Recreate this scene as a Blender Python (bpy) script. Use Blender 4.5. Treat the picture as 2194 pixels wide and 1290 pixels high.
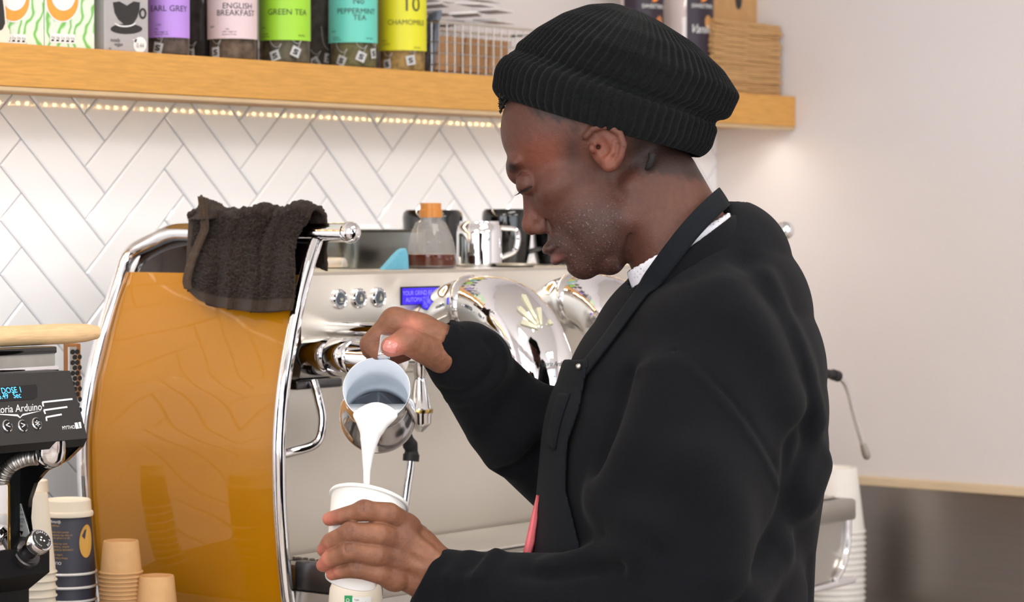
import bpy, bmesh, math, random
import numpy as np
from mathutils import Vector, Matrix
random.seed(7)
rng = np.random.default_rng(7)
for _o in list(bpy.data.objects):
    bpy.data.objects.remove(_o, do_unlink=True)
SC = bpy.context.scene
COL = SC.collection
# ------------------------------------------------------------------ camera
FPX, ALPHA, CAM_H, CAM_D, HOR = 5700.0, math.radians(38.5), 1.56, 2.9, 475.0
PITCH = math.atan((645 - HOR) / FPX)
_d = np.array([math.cos(ALPHA), math.sin(ALPHA), 0.0])
RV = np.array([math.sin(ALPHA), -math.cos(ALPHA), 0.0])
FV = _d * math.cos(PITCH) - np.array([0, 0, math.sin(PITCH)])
UV = np.cross(RV, FV)
CV = np.array([0.0, -CAM_D, CAM_H])
cam = bpy.data.cameras.new('camera')
cam.sensor_width = 36.0
cam.lens = 36.0 * FPX / 2194.0
cam.clip_start, cam.clip_end = 0.05, 60
cam.dof.use_dof = True
cam.dof.focus_distance = 2.98
cam.dof.aperture_fstop = 9.0
camo = bpy.data.objects.new('camera', cam)
COL.objects.link(camo)
camo.matrix_world = Matrix(((RV[0], UV[0], -FV[0], CV[0]), (RV[1], UV[1], -FV[1], CV[1]), (RV[2], UV[2], -FV[2], CV[2]), (0, 0, 0, 1)))
SC.camera = camo
# ------------------------------------------------------------------ world, exposure, big lights
SC.view_settings.view_transform = 'Standard'
SC.view_settings.look = 'None'
SC.view_settings.exposure = 0.0
SC.view_settings.gamma = 1.0
SC.view_settings.use_curve_mapping = False
SC.cycles.max_bounces, SC.cycles.diffuse_bounces, SC.cycles.glossy_bounces, SC.cycles.transmission_bounces = 7, 4, 4, 6
SC.cycles.caustics_reflective = False
wd = bpy.data.worlds.new('daylight')
SC.world = wd
wd.use_nodes = True
wd.node_tree.nodes['Background'].inputs[0].default_value = (0.86, 0.92, 1.0, 1)
wd.node_tree.nodes['Background'].inputs[1].default_value = 1.3

def area_light(name, loc, target, sx, sy, power, color, spread=180):
    l = bpy.data.lights.new(name, 'AREA')
    l.shape = 'RECTANGLE'
    l.size, l.size_y, l.energy, l.color = sx, sy, power, color
    l.spread = math.radians(spread)
    o = bpy.data.objects.new(name, l)
    COL.objects.link(o)
    o.location = loc
    o.rotation_euler = (Vector(target) - Vector(loc)).to_track_quat('-Z', 'Y').to_euler()
    return o
CEIL_LAMPS = [(0.4, -1.6, 16), (2.6, -1.7, 9), (0.2, -4.2, 28), (2.8, -3.9, 28)]
for _x, _y, _p in CEIL_LAMPS:
    area_light('ceiling_lamp_light', (_x, _y, 2.93), (_x, _y, 0), 1.1, 0.55, _p, (1.0, 0.975, 0.95))
area_light('shopfront_daylight', (0.6, -5.85, 1.65), (1.6, -1.0, 1.35), 4.0, 2.2, 72, (0.90, 0.95, 1.0))
area_light('side_window_daylight', (-1.35, -2.2, 1.8), (2.5, -1.0, 1.4), 2.6, 1.7, 56, (0.95, 0.965, 1.0))

# ------------------------------------------------------------------ pixel <-> place helpers (photo frame 2194 x 1290)
def ray(x, y):
    return FV + (x - 1097) / FPX * RV - (y - 645) / FPX * UV
def PY(x, y, Y):
    v = ray(x, y); return CV + (Y - CV[1]) / v[1] * v
def PX(x, y, X):
    v = ray(x, y); return CV + (X - CV[0]) / v[0] * v
def PZ(x, y, Z):
    v = ray(x, y); return CV + (Z - CV[2]) / v[2] * v
def PD(x, y, D):
    return CV + D * ray(x, y)
def cs(x, y, D):                      # the same point in camera axes (right, up, away)
    return np.array([(x - 1097) / FPX * D, -(y - 645) / FPX * D, D])
def c2w(p):
    p = np.asarray(p, float)
    return CV + p[..., 0:1] * RV + p[..., 1:2] * UV + p[..., 2:3] * FV
def proj(p):
    q = np.asarray(p, float) - CV; z = q @ FV
    return 1097 + FPX * (q @ RV) / z, 645 - FPX * (q @ UV) / z, z

# ------------------------------------------------------------------ materials
def lin(c):
    return tuple(((v / 255 / 12.92) if v <= 10.3 else ((v / 255 + 0.055) / 1.055) ** 2.4) for v in c)
def mat(name, rgb, rough=0.5, metal=0.0, var=0.0, vscale=20.0, bump=0.0, bscale=60.0, spec=0.5, coat=0.0, trans=0.0,
        emit=None, estr=0.0, sheen=0.0, sss=0.0, rvar=0.0, stretch=None, ior=1.45, attr=None, alpha=1.0, aniso=0.0):
    m = bpy.data.materials.new(name)
    m.use_nodes = True
    nt = m.node_tree; N = nt.nodes; L = nt.links
    b = N['Principled BSDF']
    c = lin(rgb) + (1,)
    b.inputs['Base Color'].default_value = c
    b.inputs['Roughness'].default_value = rough
    b.inputs['Metallic'].default_value = metal
    b.inputs['Specular IOR Level'].default_value = spec
    b.inputs['Coat Weight'].default_value = coat
    b.inputs['Coat Roughness'].default_value = 0.06
    b.inputs['Transmission Weight'].default_value = trans
    b.inputs['IOR'].default_value = ior
    b.inputs['Sheen Weight'].default_value = sheen
    b.inputs['Alpha'].default_value = alpha
    b.inputs['Anisotropic'].default_value = aniso
    if sss:
        b.inputs['Subsurface Weight'].default_value = sss
        b.inputs['Subsurface Radius'].default_value = (0.012, 0.005, 0.003)
        b.inputs['Subsurface Scale'].default_value = 0.6
    if emit is not None:
        b.inputs['Emission Color'].default_value = lin(emit) + (1,)
        b.inputs['Emission Strength'].default_value = estr
    tc = N.new('ShaderNodeTexCoord')
    src = tc.outputs['Object']
    if stretch:
        mp = N.new('ShaderNodeMapping'); mp.inputs['Scale'].default_value = stretch
        L.new(src, mp.inputs['Vector']); src = mp.outputs['Vector']
    basecol = None
    if attr:
        a = N.new('ShaderNodeAttribute'); a.attribute_name = attr
        basecol = a.outputs['Color']
        L.new(basecol, b.inputs['Base Color'])
    if var or rvar:
        n = N.new('ShaderNodeTexNoise'); n.inputs['Scale'].default_value = vscale; n.inputs['Detail'].default_value = 3
        L.new(src, n.inputs['Vector'])
        if var:
            mr = N.new('ShaderNodeMapRange')
            mr.inputs['From Min'].default_value = 0.3; mr.inputs['From Max'].default_value = 0.7
            mr.inputs['To Min'].default_value = 1 - var; mr.inputs['To Max'].default_value = 1 + var
            L.new(n.outputs['Fac'], mr.inputs['Value'])
            mx = N.new('ShaderNodeMix'); mx.data_type = 'RGBA'; mx.blend_type = 'MULTIPLY'; mx.inputs['Factor'].default_value = 1
            if basecol: L.new(basecol, mx.inputs['A'])
            else: mx.inputs['A'].default_value = c
            L.new(mr.outputs['Result'], mx.inputs['B'])
            L.new(mx.outputs['Result'], b.inputs['Base Color'])
        if rvar:
            mr = N.new('ShaderNodeMapRange')
            mr.inputs['From Min'].default_value = 0.35; mr.inputs['From Max'].default_value = 0.65
            mr.inputs['To Min'].default_value = max(0.02, rough - rvar); mr.inputs['To Max'].default_value = rough + rvar
            L.new(n.outputs['Fac'], mr.inputs['Value']); L.new(mr.outputs['Result'], b.inputs['Roughness'])
    if bump:
        n2 = N.new('ShaderNodeTexNoise'); n2.inputs['Scale'].default_value = bscale; n2.inputs['Detail'].default_value = 4
        L.new(src, n2.inputs['Vector'])
        bp = N.new('ShaderNodeBump'); bp.inputs['Strength'].default_value = bump; bp.inputs['Distance'].default_value = 0.002
        L.new(n2.outputs['Fac'], bp.inputs['Height']); L.new(bp.outputs['Normal'], b.inputs['Normal'])
    return m

# ------------------------------------------------------------------ objects
ORG = {}
def tag(o, label=None, cat=None, group=None, kind=None):
    if label: o['label'] = label
    if cat: o['category'] = cat
    if group: o['group'] = group
    if kind: o['kind'] = kind
    return o
def thing(name, loc, label, cat, group=None):
    o = bpy.data.objects.new(name, None)
    o.empty_display_size = 0.05
    COL.objects.link(o); o.location = tuple(loc)
    ORG[o.name] = np.array(loc, float)
    return tag(o, label, cat, group)
def org(o):
    return ORG.get(o.name, np.zeros(3)) if o is not None else np.zeros(3)
def mobj(name, V, F, m, parent=None, smooth=True, loc=None, sharp=None):
    V = np.asarray(V, float)
    base = org(parent) if parent is not None else (np.array(loc, float) if loc is not None else np.zeros(3))
    me = bpy.data.meshes.new(name)
    if isinstance(F, np.ndarray): F = F.tolist()
    me.from_pydata((V - base).tolist(), [], F)
    me.update()
    if smooth:
        me.polygons.foreach_set('use_smooth', np.ones(len(me.polygons), bool))
        if sharp is not None:
            me.set_sharp_from_angle(angle=math.radians(sharp))
    if m is not None: me.materials.append(m)
    o = bpy.data.objects.new(name, me)
    COL.objects.link(o)
    if parent is not None: o.parent = parent
    elif loc is not None: o.location = tuple(loc)
    ORG[o.name] = base
    return o
def fcol(o, cols, alpha=None):                    # per-vertex pigment
    at = o.data.color_attributes.new('pigment', 'FLOAT_COLOR', 'POINT')
    a = np.ones((len(cols), 4), np.float32); a[:, :3] = cols
    if alpha is not None: a[:, 3] = alpha
    at.data.foreach_set('color', a.ravel())
def copy_tree(o, loc, parent=None):
    c = o.copy(); COL.objects.link(c); c.parent = parent
    if parent is None: c.location = tuple(loc)
    ORG[c.name] = np.array(loc, float)
    for ch in o.children: copy_tree(ch, loc, c)
    return c
def nrm(v):
    v = np.asarray(v, float); return v / (np.linalg.norm(v) + 1e-12)
def frame(a):
    a = nrm(a); h = np.array([0, 0, 1.]) if abs(a[2]) < .9 else np.array([1., 0, 0])
    u = nrm(np.cross(h, a)); return u, np.cross(a, u), a
_TXT = {}
def text2d(s):
    if s not in _TXT:
        cu = bpy.data.curves.new('t', 'FONT'); cu.body = s; cu.align_x = 'CENTER'; cu.align_y = 'CENTER'; cu.resolution_u = 3; cu.space_line = .95
        o = bpy.data.objects.new('t', cu); COL.objects.link(o)
        dg = bpy.context.evaluated_depsgraph_get()
        me = bpy.data.meshes.new_from_object(o.evaluated_get(dg))
        _TXT[s] = (np.array([v.co[:2] for v in me.vertices]), [tuple(p.vertices) for p in me.polygons])
        bpy.data.objects.remove(o, do_unlink=True); bpy.data.curves.remove(cu); bpy.data.meshes.remove(me)
    return _TXT[s]
class MB:
    def __init__(s): s.V = []; s.F = []; s.n = 0
    def add(s, V, F):
        V = np.asarray(V, float)
        s.V.append(V); s.F += [tuple(i + s.n for i in f) for f in F]; s.n += len(V); return s
    def box(s, lo, hi, ax=None, o=None, bev=0.0):
        lo = np.array(lo, float); hi = np.array(hi, float)
        if bev > 0:
            bm = bmesh.new(); bmesh.ops.create_cube(bm, size=1)
            for v in bm.verts: v.co = Vector(((lo + hi) / 2 + np.array(v.co) * (hi - lo)))
            bmesh.ops.bevel(bm, geom=list(bm.edges), offset=bev, segments=2, affect='EDGES', profile=.5)
            V = np.array([v.co[:] for v in bm.verts]); bm.verts.index_update()
            F = [tuple(v.index for v in f.verts) for f in bm.faces]; bm.free()
        else:
            V = np.array([[(lo, hi)[i][0], (lo, hi)[j][1], (lo, hi)[k][2]] for i in (0, 1) for j in (0, 1) for k in (0, 1)])
            F = [(0, 1, 3, 2), (4, 6, 7, 5), (0, 4, 5, 1), (2, 3, 7, 6), (0, 2, 6, 4), (1, 5, 7, 3)]
        if ax is not None: V = np.array(o) + V @ np.array(ax)
        return s.add(V, F)
    def lathe(s, prof, o, axis, seg=32, caps=True, u=None):
        A, B, n = frame(axis)
        if u is not None: A = nrm(u); B = np.cross(n, A)
        o = np.array(o, float); V = []; F = []
        for (r, h) in prof:
            for k in range(seg):
                t = 2 * math.pi * k / seg
                V.append(o + n * h + (A * math.cos(t) + B * math.sin(t)) * r)
        m = len(prof)
        for i in range(m - 1):
            for k in range(seg):
                k2 = (k + 1) % seg
                F.append((i * seg + k, i * seg + k2, (i + 1) * seg + k2, (i + 1) * seg + k))
        if caps:
            if prof[0][0] > 1e-6: F.append(tuple(range(seg))[::-1])
            if prof[-1][0] > 1e-6: F.append(tuple((m - 1) * seg + k for k in range(seg)))
        return s.add(V, F)
    def cyl(s, a, b, r0, r1=None, seg=24):
        a = np.array(a, float); b = np.array(b, float); L = np.linalg.norm(b - a)
        return s.lathe([(r0, 0), (r0 if r1 is None else r1, L)], a, b - a, seg)
    def tube(s, pts, r, seg=12, closed=False, caps=True):
        P = np.array(pts, float); n = len(P)
        R = np.full(n, r) if np.isscalar(r) else np.array(r, float)
        T = np.gradient(P, axis=0)
        if closed: T = np.roll(P, -1, 0) - np.roll(P, 1, 0)
        T /= np.linalg.norm(T, axis=1)[:, None] + 1e-12
        u, v, _ = frame(T[0]); V = []; F = []
        for i in range(n):
            u = nrm(u - T[i] * (u @ T[i])); v = np.cross(T[i], u)
            for k in range(seg):
                t = 2 * math.pi * k / seg
                V.append(P[i] + R[i] * (u * math.cos(t) + v * math.sin(t)))
        for i in range(n if closed else n - 1):
            j = (i + 1) % n
            for k in range(seg):
                k2 = (k + 1) % seg
                F.append((i * seg + k, i * seg + k2, j * seg + k2, j * seg + k))
        if caps and not closed:
            F.append(tuple(range(seg))[::-1]); F.append(tuple((n - 1) * seg + k for k in range(seg)))
        return s.add(V, F)
    def sphere(s, c, r, seg=24, rings=14, ax=None):
        c = np.array(c, float); r = np.ones(3) * r; V = [[0, 0, 1]]; F = []
        for i in range(1, rings):
            p = math.pi * i / rings
            for k in range(seg):
                t = 2 * math.pi * k / seg; V.append([math.sin(p) * math.cos(t), math.sin(p) * math.sin(t), math.cos(p)])
        V.append([0, 0, -1]); e = len(V) - 1
        for k in range(seg):
            k2 = (k + 1) % seg
            F.append((0, 1 + k, 1 + k2)); F.append((e, 1 + (rings - 2) * seg + k2, 1 + (rings - 2) * seg + k))
            for i in range(rings - 2): F.append((1 + i * seg + k, 1 + (i + 1) * seg + k, 1 + (i + 1) * seg + k2, 1 + i * seg + k2))
        V = np.array(V) * r
        if ax is not None: V = V @ np.array(ax)
        return s.add(V + c, F)
    def prism(s, poly, ext):              # poly: planar 3-D loop, ext: vector
        P = np.array(poly, float); n = len(P)
        F = [tuple(range(n))[::-1], tuple(range(n, 2 * n))] + [(i, (i + 1) % n, n + (i + 1) % n, n + i) for i in range(n)]
        return s.add(np.vstack([P, P + np.array(ext)]), F)
    def grid(s, G, thick=None):           # G: (a, b, 3) points; optional thickness vectors (a, b, 3)
        a, b = G.shape[:2]; V = G.reshape(-1, 3)
        F = [(i * b + j, (i + 1) * b + j, (i + 1) * b + j + 1, i * b + j + 1) for i in range(a - 1) for j in range(b - 1)]
        if thick is not None:
            k = a * b; V = np.vstack([V, (G + thick).reshape(-1, 3)])
            F = F + [tuple(x + k for x in f[::-1]) for f in F]
            rim = [(i, 0) for i in range(a - 1)] + [(a - 1, j) for j in range(b - 1)] + [(i, b - 1) for i in range(a - 1, 0, -1)] + [(0, j) for j in range(b - 1, 0, -1)]
            idx = [i * b + j for i, j in rim]
            for q in range(len(idx)):
                p0, p1 = idx[q], idx[(q + 1) % len(idx)]
                F.append((p1, p0, p0 + k, p1 + k))
        return s.add(V, F)
    def text(s, t, size, fn, shear=0.0, flipx=1, sx=1.0):   # fn maps (x, y) metres -> world
        V, F = text2d(t)
        if len(V) == 0: return s
        Q = np.array([fn((x * sx + shear * y) * size * flipx, y * size) for x, y in V]); return s.add(Q, F)
    def build(s, name, m, parent=None, smooth=True, loc=None, sharp=35):
        return mobj(name, np.vstack(s.V), s.F, m, parent, smooth, loc, sharp)
def flat(o, ex, ey, off=0.0006):
    o = np.array(o, float); ex = nrm(ex); ey = nrm(ey); n = np.cross(ex, ey)
    return lambda x, y: o + ex * x + ey * y + n * off
def spline(pts, n):
    P = np.array(pts, float); m = len(P)
    t = np.r_[0, np.cumsum(np.linalg.norm(np.diff(P, axis=0), axis=1))]
    q = np.linspace(0, t[-1], n); out = []
    Pe = np.vstack([2 * P[0] - P[1], P, 2 * P[-1] - P[-2]])
    for x in q:
        i = min(max(np.searchsorted(t, x) - 1, 0), m - 2)
        u = (x - t[i]) / (t[i + 1] - t[i] + 1e-12)
        p0, p1, p2, p3 = Pe[i], Pe[i + 1], Pe[i + 2], Pe[i + 3]
        out.append(.5 * ((2 * p1) + (-p0 + p2) * u + (2 * p0 - 5 * p1 + 4 * p2 - p3) * u * u + (-p0 + 3 * p1 - 3 * p2 + p3) * u ** 3))
    return np.array(out)

# ------------------------------------------------------------------ sculpting: distance fields and their surfaces (numpy)
def surface(fn, lo, hi, h):
    lo = np.array(lo, float); n = np.ceil((np.array(hi) - lo) / h).astype(int) + 1
    ax = [(lo[i] + h * np.arange(n[i])).astype(np.float32) for i in range(3)]
    B = 6                                     # blocks far from the surface are filled from a coarse pass
    nb = (n + B - 1) // B
    cc = [(lo[i] + h * (np.arange(nb[i]) * B + (B - 1) / 2)).astype(np.float32) for i in range(3)]
    co = fn(np.stack([g.ravel() for g in np.meshgrid(*cc, indexing='ij')])).reshape(nb)
    near = np.abs(co) < h * B * .87 * 1.9
    big = [np.repeat(near, B, i) for i in ()]
    K = near.repeat(B, 0).repeat(B, 1).repeat(B, 2)[:n[0], :n[1], :n[2]]
    Fv = co.repeat(B, 0).repeat(B, 1).repeat(B, 2)[:n[0], :n[1], :n[2]].astype(np.float32)
    ix = np.nonzero(K)
    Fv[ix] = fn(np.stack([ax[i][ix[i]] for i in range(3)]))
    S = Fv < 0
    c = [(i, j, k) for i in (0, 1) for j in (0, 1) for k in (0, 1)]
    def sh(A, o): return A[o[0]:A.shape[0] - 1 + o[0], o[1]:A.shape[1] - 1 + o[1], o[2]:A.shape[2] - 1 + o[2]]
    cnt = sum(sh(S, o).astype(np.int8) for o in c)
    act = (cnt > 0) & (cnt < 8)
    ids = np.full(act.shape, -1, np.int64); I = np.argwhere(act); ids[act] = np.arange(len(I))
    acc = np.zeros((len(I), 3)); num = np.zeros(len(I))
    for a in range(3):
        e = [0, 0, 0]; e[a] = 1
        for p in (0, 1):
            for q in (0, 1):
                o = [0, 0, 0]; o[(a + 1) % 3] = p; o[(a + 2) % 3] = q
                A = I + o; B = A + e
                fa = Fv[A[:, 0], A[:, 1], A[:, 2]]; fb = Fv[B[:, 0], B[:, 1], B[:, 2]]
                cr = (fa < 0) != (fb < 0)
                t = np.where(cr, fa / np.where(cr, fa - fb, 1), 0)
                acc += np.where(cr[:, None], np.array(o) + t[:, None] * np.array(e), 0); num += cr
    V = lo + h * (I + acc / num[:, None])
    quads = []
    for a in range(3):
        b, d = (a + 1) % 3, (a + 2) % 3
        s0 = [slice(None)] * 3; s1 = [slice(None)] * 3
        s0[a] = slice(0, -1); s1[a] = slice(1, None)
        for x in (b, d): s0[x] = slice(1, -1); s1[x] = slice(1, -1)
        m0 = S[tuple(s0)]; m1 = S[tuple(s1)]; E = np.argwhere(m0 != m1); fl = m0[m0 != m1]
        if len(E) == 0: continue
        E[:, b] += 1; E[:, d] += 1
        eb = np.zeros(3, int); eb[b] = 1; ed = np.zeros(3, int); ed[d] = 1
        q = np.stack([ids[tuple((E + o).T)] for o in (-eb - ed, -ed, 0 * eb, -eb)], 1)
        quads.append(np.where(fl[:, None], q, q[:, ::-1]))
    return V, np.vstack(quads)
def smin(a, b, k):
    h = np.maximum(k - np.abs(a - b), 0) / k
    return np.minimum(a, b) - h * h * k * .25
def smax(a, b, k): return -smin(-a, -b, k)
def bc(v): return np.asarray(v, np.float32).reshape(3, 1, 1, 1)
def _bv(P, v): return np.asarray(v, np.float32).reshape((3,) + (1,) * (P.ndim - 1))
def ball(P, c, r):
    q = P - _bv(P, c); return np.sqrt((q * q).sum(0)) - r
def cone(P, a, b, r0, r1, zs=1.0):
    a = np.asarray(a, float); b = np.asarray(b, float); w = np.array([1, 1, zs])
    q = (P - _bv(P, a)) * _bv(P, w); e = (b - a) * w; L = max(e @ e, 1e-12)
    t = np.clip((q * _bv(P, e)).sum(0) / L, 0, 1)
    q = q - _bv(P, e) * t[None]
    return np.sqrt((q * q).sum(0)) - (r0 + (r1 - r0) * t)
def ell(P, c, r, axes=None):
    q = P - _bv(P, c)
    if axes is not None: q = np.stack([(q * _bv(P, a)).sum(0) for a in axes])
    r = _bv(P, r)
    k0 = np.sqrt(((q / r) ** 2).sum(0)); k1 = np.sqrt(((q / (r * r)) ** 2).sum(0)) + 1e-9
    return k0 * (k0 - 1) / k1
def chain(P, pts, rs, zs=1.0, k=None):
    d = None
    for i in range(len(pts) - 1):
        e = cone(P, pts[i], pts[i + 1], rs[i], rs[i + 1], zs)
        d = e if d is None else (np.minimum(d, e) if k is None else smin(d, e, k))
    return d
def half(P, p, n):
    return ((P - _bv(P, p)) * _bv(P, nrm(n))).sum(0)
def hit(fn, px, py, z0, z1, n=160):   # first surface met along the line of sight, as a camera-axes point
    zz = np.linspace(z0, z1, n); pts = np.stack([cs(px, py, z) for z in zz], 1)
    d = fn(pts.astype(np.float32))
    w = np.where(d < 0)[0]
    if len(w) == 0: return None
    i = max(w[0], 1); t = d[i - 1] / (d[i - 1] - d[i] + 1e-9)
    return cs(px, py, zz[i - 1] + t * (zz[i] - zz[i - 1]))
def grad(fn, p, e=.002):
    Q = np.stack([p + e * s * np.eye(3)[i] for i in range(3) for s in (1, -1)], 1).astype(np.float32)
    d = fn(Q); return nrm([d[0] - d[1], d[2] - d[3], d[4] - d[5]])
# ================================================================== materials
XR, CTR = 4.27, 0.85                 # right wall, counter height
M = {}
M['tile'] = mat('glazed_tile', (235, 237, 242), rough=0.06, var=0.02, vscale=6, coat=0.6)
M['tile'].node_tree.nodes['Principled BSDF'].inputs['Coat Roughness'].default_value = .02
M['grout'] = mat('grout', (178, 172, 172), rough=0.9, bump=0.3, bscale=300)
M['paint'] = mat('wall_paint', (218, 212, 211), rough=0.6, var=0.015, vscale=4, bump=0.05, bscale=120)
M['ceil'] = mat('ceiling_paint', (235, 232, 228), rough=0.8, var=0.02)
M['floor'] = mat('floor_tile', (168, 156, 146), rough=0.4, var=0.1, vscale=3)
M['oak'] = mat('oiled_oak', (212, 156, 78), rough=0.42, var=0.10, vscale=9, stretch=(3, 30, 40), bump=0.12, bscale=30)
M['steel_wall'] = mat('brushed_steel_sheet', (176, 170, 164), rough=0.34, metal=1, var=0.04, vscale=3, stretch=(1, .6, 60))
M['trimwood'] = mat('pale_trim', (214, 192, 160), rough=0.5, var=0.06, vscale=12, stretch=(30, 2, 30))
M['worktop'] = mat('worktop_stone', (150, 140, 130), rough=0.3, var=0.08, vscale=60)
M['cabinet'] = mat('cabinet_laminate', (70, 66, 64), rough=0.5, var=0.05)
M['chrome'] = mat('chrome', (236, 236, 238), rough=0.045, metal=1, rvar=0.02, vscale=8)
M['steel'] = mat('satin_steel', (221, 216, 206), rough=0.40, metal=1, var=0.03, vscale=5)
M['steel2'] = mat('soft_steel', (190, 186, 180), rough=0.36, metal=1, var=0.04, vscale=20)
M['dsteel'] = mat('dark_steel', (92, 90, 92), rough=0.32, metal=1, var=0.06, vscale=12)
M['yellow'] = mat('mustard_lacquer', (178, 117, 0), rough=0.4, coat=0.75, var=0.03, vscale=2.0, spec=.15)
M['yellow'].node_tree.nodes['Principled BSDF'].inputs['Coat Roughness'].default_value = .025
M['black'] = mat('black_plastic', (16, 16, 17), rough=0.35, var=0.1, vscale=30)
M['blackgloss'] = mat('black_gloss', (9, 9, 10), rough=0.08, coat=0.5, var=0.1, vscale=9)
M['rubber'] = mat('black_rubber', (22, 22, 23), rough=0.55, var=0.1, vscale=40)
M['smoke'] = mat('smoked_acrylic', (24, 15, 16), rough=0.08, var=0.1, vscale=5, coat=0.5)
M['white'] = mat('white_print', (238, 238, 236), rough=0.5, var=0.01)
M['led'] = mat('warm_led', (255, 214, 150), emit=(255, 226, 160), estr=30, var=0.01)
M['lamp'] = mat('lamp_diffuser', (255, 250, 240), emit=(255, 240, 222), estr=5, var=0.01)
# ================================================================== the room
def struct(name, mb, m, **k):
    return tag(mb.build(name, m, **k), kind='structure')
XL, YF, ZC = -1.6, -6.0, 3.0
b = MB(); b.box((1.2, 0.0, 0), (XR, .12, ZC)); wall_back = struct('wall_back', b, M['grout'], smooth=False)
b = MB(); b.box((XL, 0.0, 0), (1.2, .12, ZC)); struct('wall_back_plain', b, M['paint'], smooth=False)
b = MB(); b.box((1.2, -0.004, 1.83), (XR, 0, ZC)); struct('wall_back_upper', b, M['paint'], smooth=False)
b = MB(); b.box((XR, YF, 0), (XR + .12, .12, ZC)); struct('wall_right', b, M['paint'], smooth=False)
b = MB()
b.box((XL - .12, YF, 0), (XL, -3.8, ZC)); b.box((XL - .12, -.6, 0), (XL, .12, ZC)); b.box((XL - .12, -3.8, 0), (XL, -.6, .95)); b.box((XL - .12, -3.8, 2.7), (XL, -.6, ZC))
struct('wall_left', b, M['paint'], smooth=False)
b = MB()
b.box((XL, YF - .12, 0), (-1.2, YF, ZC)); b.box((3.6, YF - .12, 0), (XR, YF, ZC)); b.box((-1.2, YF - .12, 0), (3.6, YF, .5)); b.box((-1.2, YF - .12, 2.8), (3.6, YF, ZC))
struct('wall_front', b, M['paint'], smooth=False)
b = MB()
for x in (-1.2, .4, 2.0, 3.55): b.box((x, YF - .09, .5), (x + .05, YF - .03, 2.8))
b.box((-1.2, YF - .09, 2.2), (3.6, YF - .03, 2.25)); struct('window_1', b, M['black'], smooth=False)
b = MB()
for y in (-3.8, -2.2, -.65): b.box((XL - .09, y, .95), (XL - .03, y + .05, 2.7))
b.box((XL - .09, -3.8, 2.1), (XL - .03, -.6, 2.14)); struct('window_2', b, M['black'], smooth=False)
b = MB(); b.box((XL, YF, -.05), (XR, 0, 0)); struct('floor', b, M['floor'], smooth=False)
b = MB(); b.box((XL, YF, ZC), (XR, 0, ZC + .05)); struct('ceiling', b, M['ceil'], smooth=False)
# pale ledge strip and steel sheet on the right wall
zs0, zs1 = 1.071, 1.088
b = MB(); b.box((XR - .012, -3.0, zs0), (XR, -.001, zs1), bev=.002); struct('trim_1', b, M['trimwood'], smooth=False)
b = MB(); b.box((XR - .005, -3.0, CTR), (XR, -.001, zs0)); struct('wall_right_steel_sheet', b, M['steel_wall'], smooth=False)
# herringbone tiles, each its own piece
n, PER_X, UZ = 4, 0.3200, 0.0384
UX = PER_X / (2 * n); GAP = .0016
TX0 = 2.5210 + PER_X * 0.5
def uv2w(a, b_):
    return (a - b_) * UX, (a + b_) * UZ
def tile_mesh(vert):
    W = 1.0; corners = [(0, 0), (n, 0), (n, 1), (0, 1)] if not vert else [(0, 0), (1, 0), (1, n), (0, n)]
    cx = sum(c[0] for c in corners) / 4; cy = sum(c[1] for c in corners) / 4
    g = GAP / (2 * UZ * 1.41) ; e = .0022 / (UZ * 1.41)
    def ring(ins, y):
        out = []
        for (a, b_) in corners:
            a2 = a - cx; b2 = b_ - cy
            a2 -= math.copysign(ins, a2); b2 -= math.copysign(ins, b2)
            X, Z = uv2w(a2, b2); out.append((X, y, Z))
        return out
    V = ring(g, 0) + ring(g, -.0062) + ring(g + e, -.0078)
    F = [(8, 9, 10, 11)]
    for k in (0, 4): F += [(k + i, k + (i + 1) % 4, k + 4 + (i + 1) % 4, k + 4 + i) for i in range(4)]
    me = bpy.data.meshes.new('tile'); me.from_pydata(V, [], F); me.update(); me.materials.append(M['tile'])
    return me, (cx, cy)
TM = [tile_mesh(0), tile_mesh(1)]
ZTOP, ZBOT, XA, XB = 1.80, CTR, 1.3, XR
# lattice origin: the tip of the chevron sits at X = TX0
for i in range(-40, 60):
    for j in range(-12, 14):
        for v in (0, 1):
            a0, b0 = i + n * j, i - n * j + (1 if v else 0)
            me, (cx, cy) = TM[v]
            X, Z = uv2w(a0 + cx, b0 + cy)
            X += TX0 + 0.0; Z += 1.7542
            hw, hz = UX * (n + 1) / 2, UZ * (n + 1) / 2
            if X + hw < XA or X - hw > XB or Z + hz < ZBOT or Z - hz > ZTOP: continue
            cut = X + hw > XB or Z + hz > ZTOP or Z - hz < ZBOT or X - hw < XA
            if cut:
                bm = bmesh.new(); bm.from_mesh(me)
                for p, nn in (((XB - X, 0, 0), (1, 0, 0)), ((XA - X, 0, 0), (-1, 0, 0)), ((0, 0, ZTOP - Z), (0, 0, 1)), ((0, 0, ZBOT - Z), (0, 0, -1))):
                    r = bmesh.ops.bisect_plane(bm, geom=bm.verts[:] + bm.edges[:] + bm.faces[:], plane_co=p, plane_no=nn, clear_outer=True)
                if len(bm.faces) == 0 or sum(f.calc_area() for f in bm.faces) < 4e-4: bm.free(); continue
                me = bpy.data.meshes.new('tile'); bm.to_mesh(me); bm.free()
                if not me.materials: me.materials.append(M['tile'])
            o = bpy.data.objects.new('tile', me); COL.objects.link(o); o.parent = wall_back; o.location = (X, 0, Z)
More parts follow.
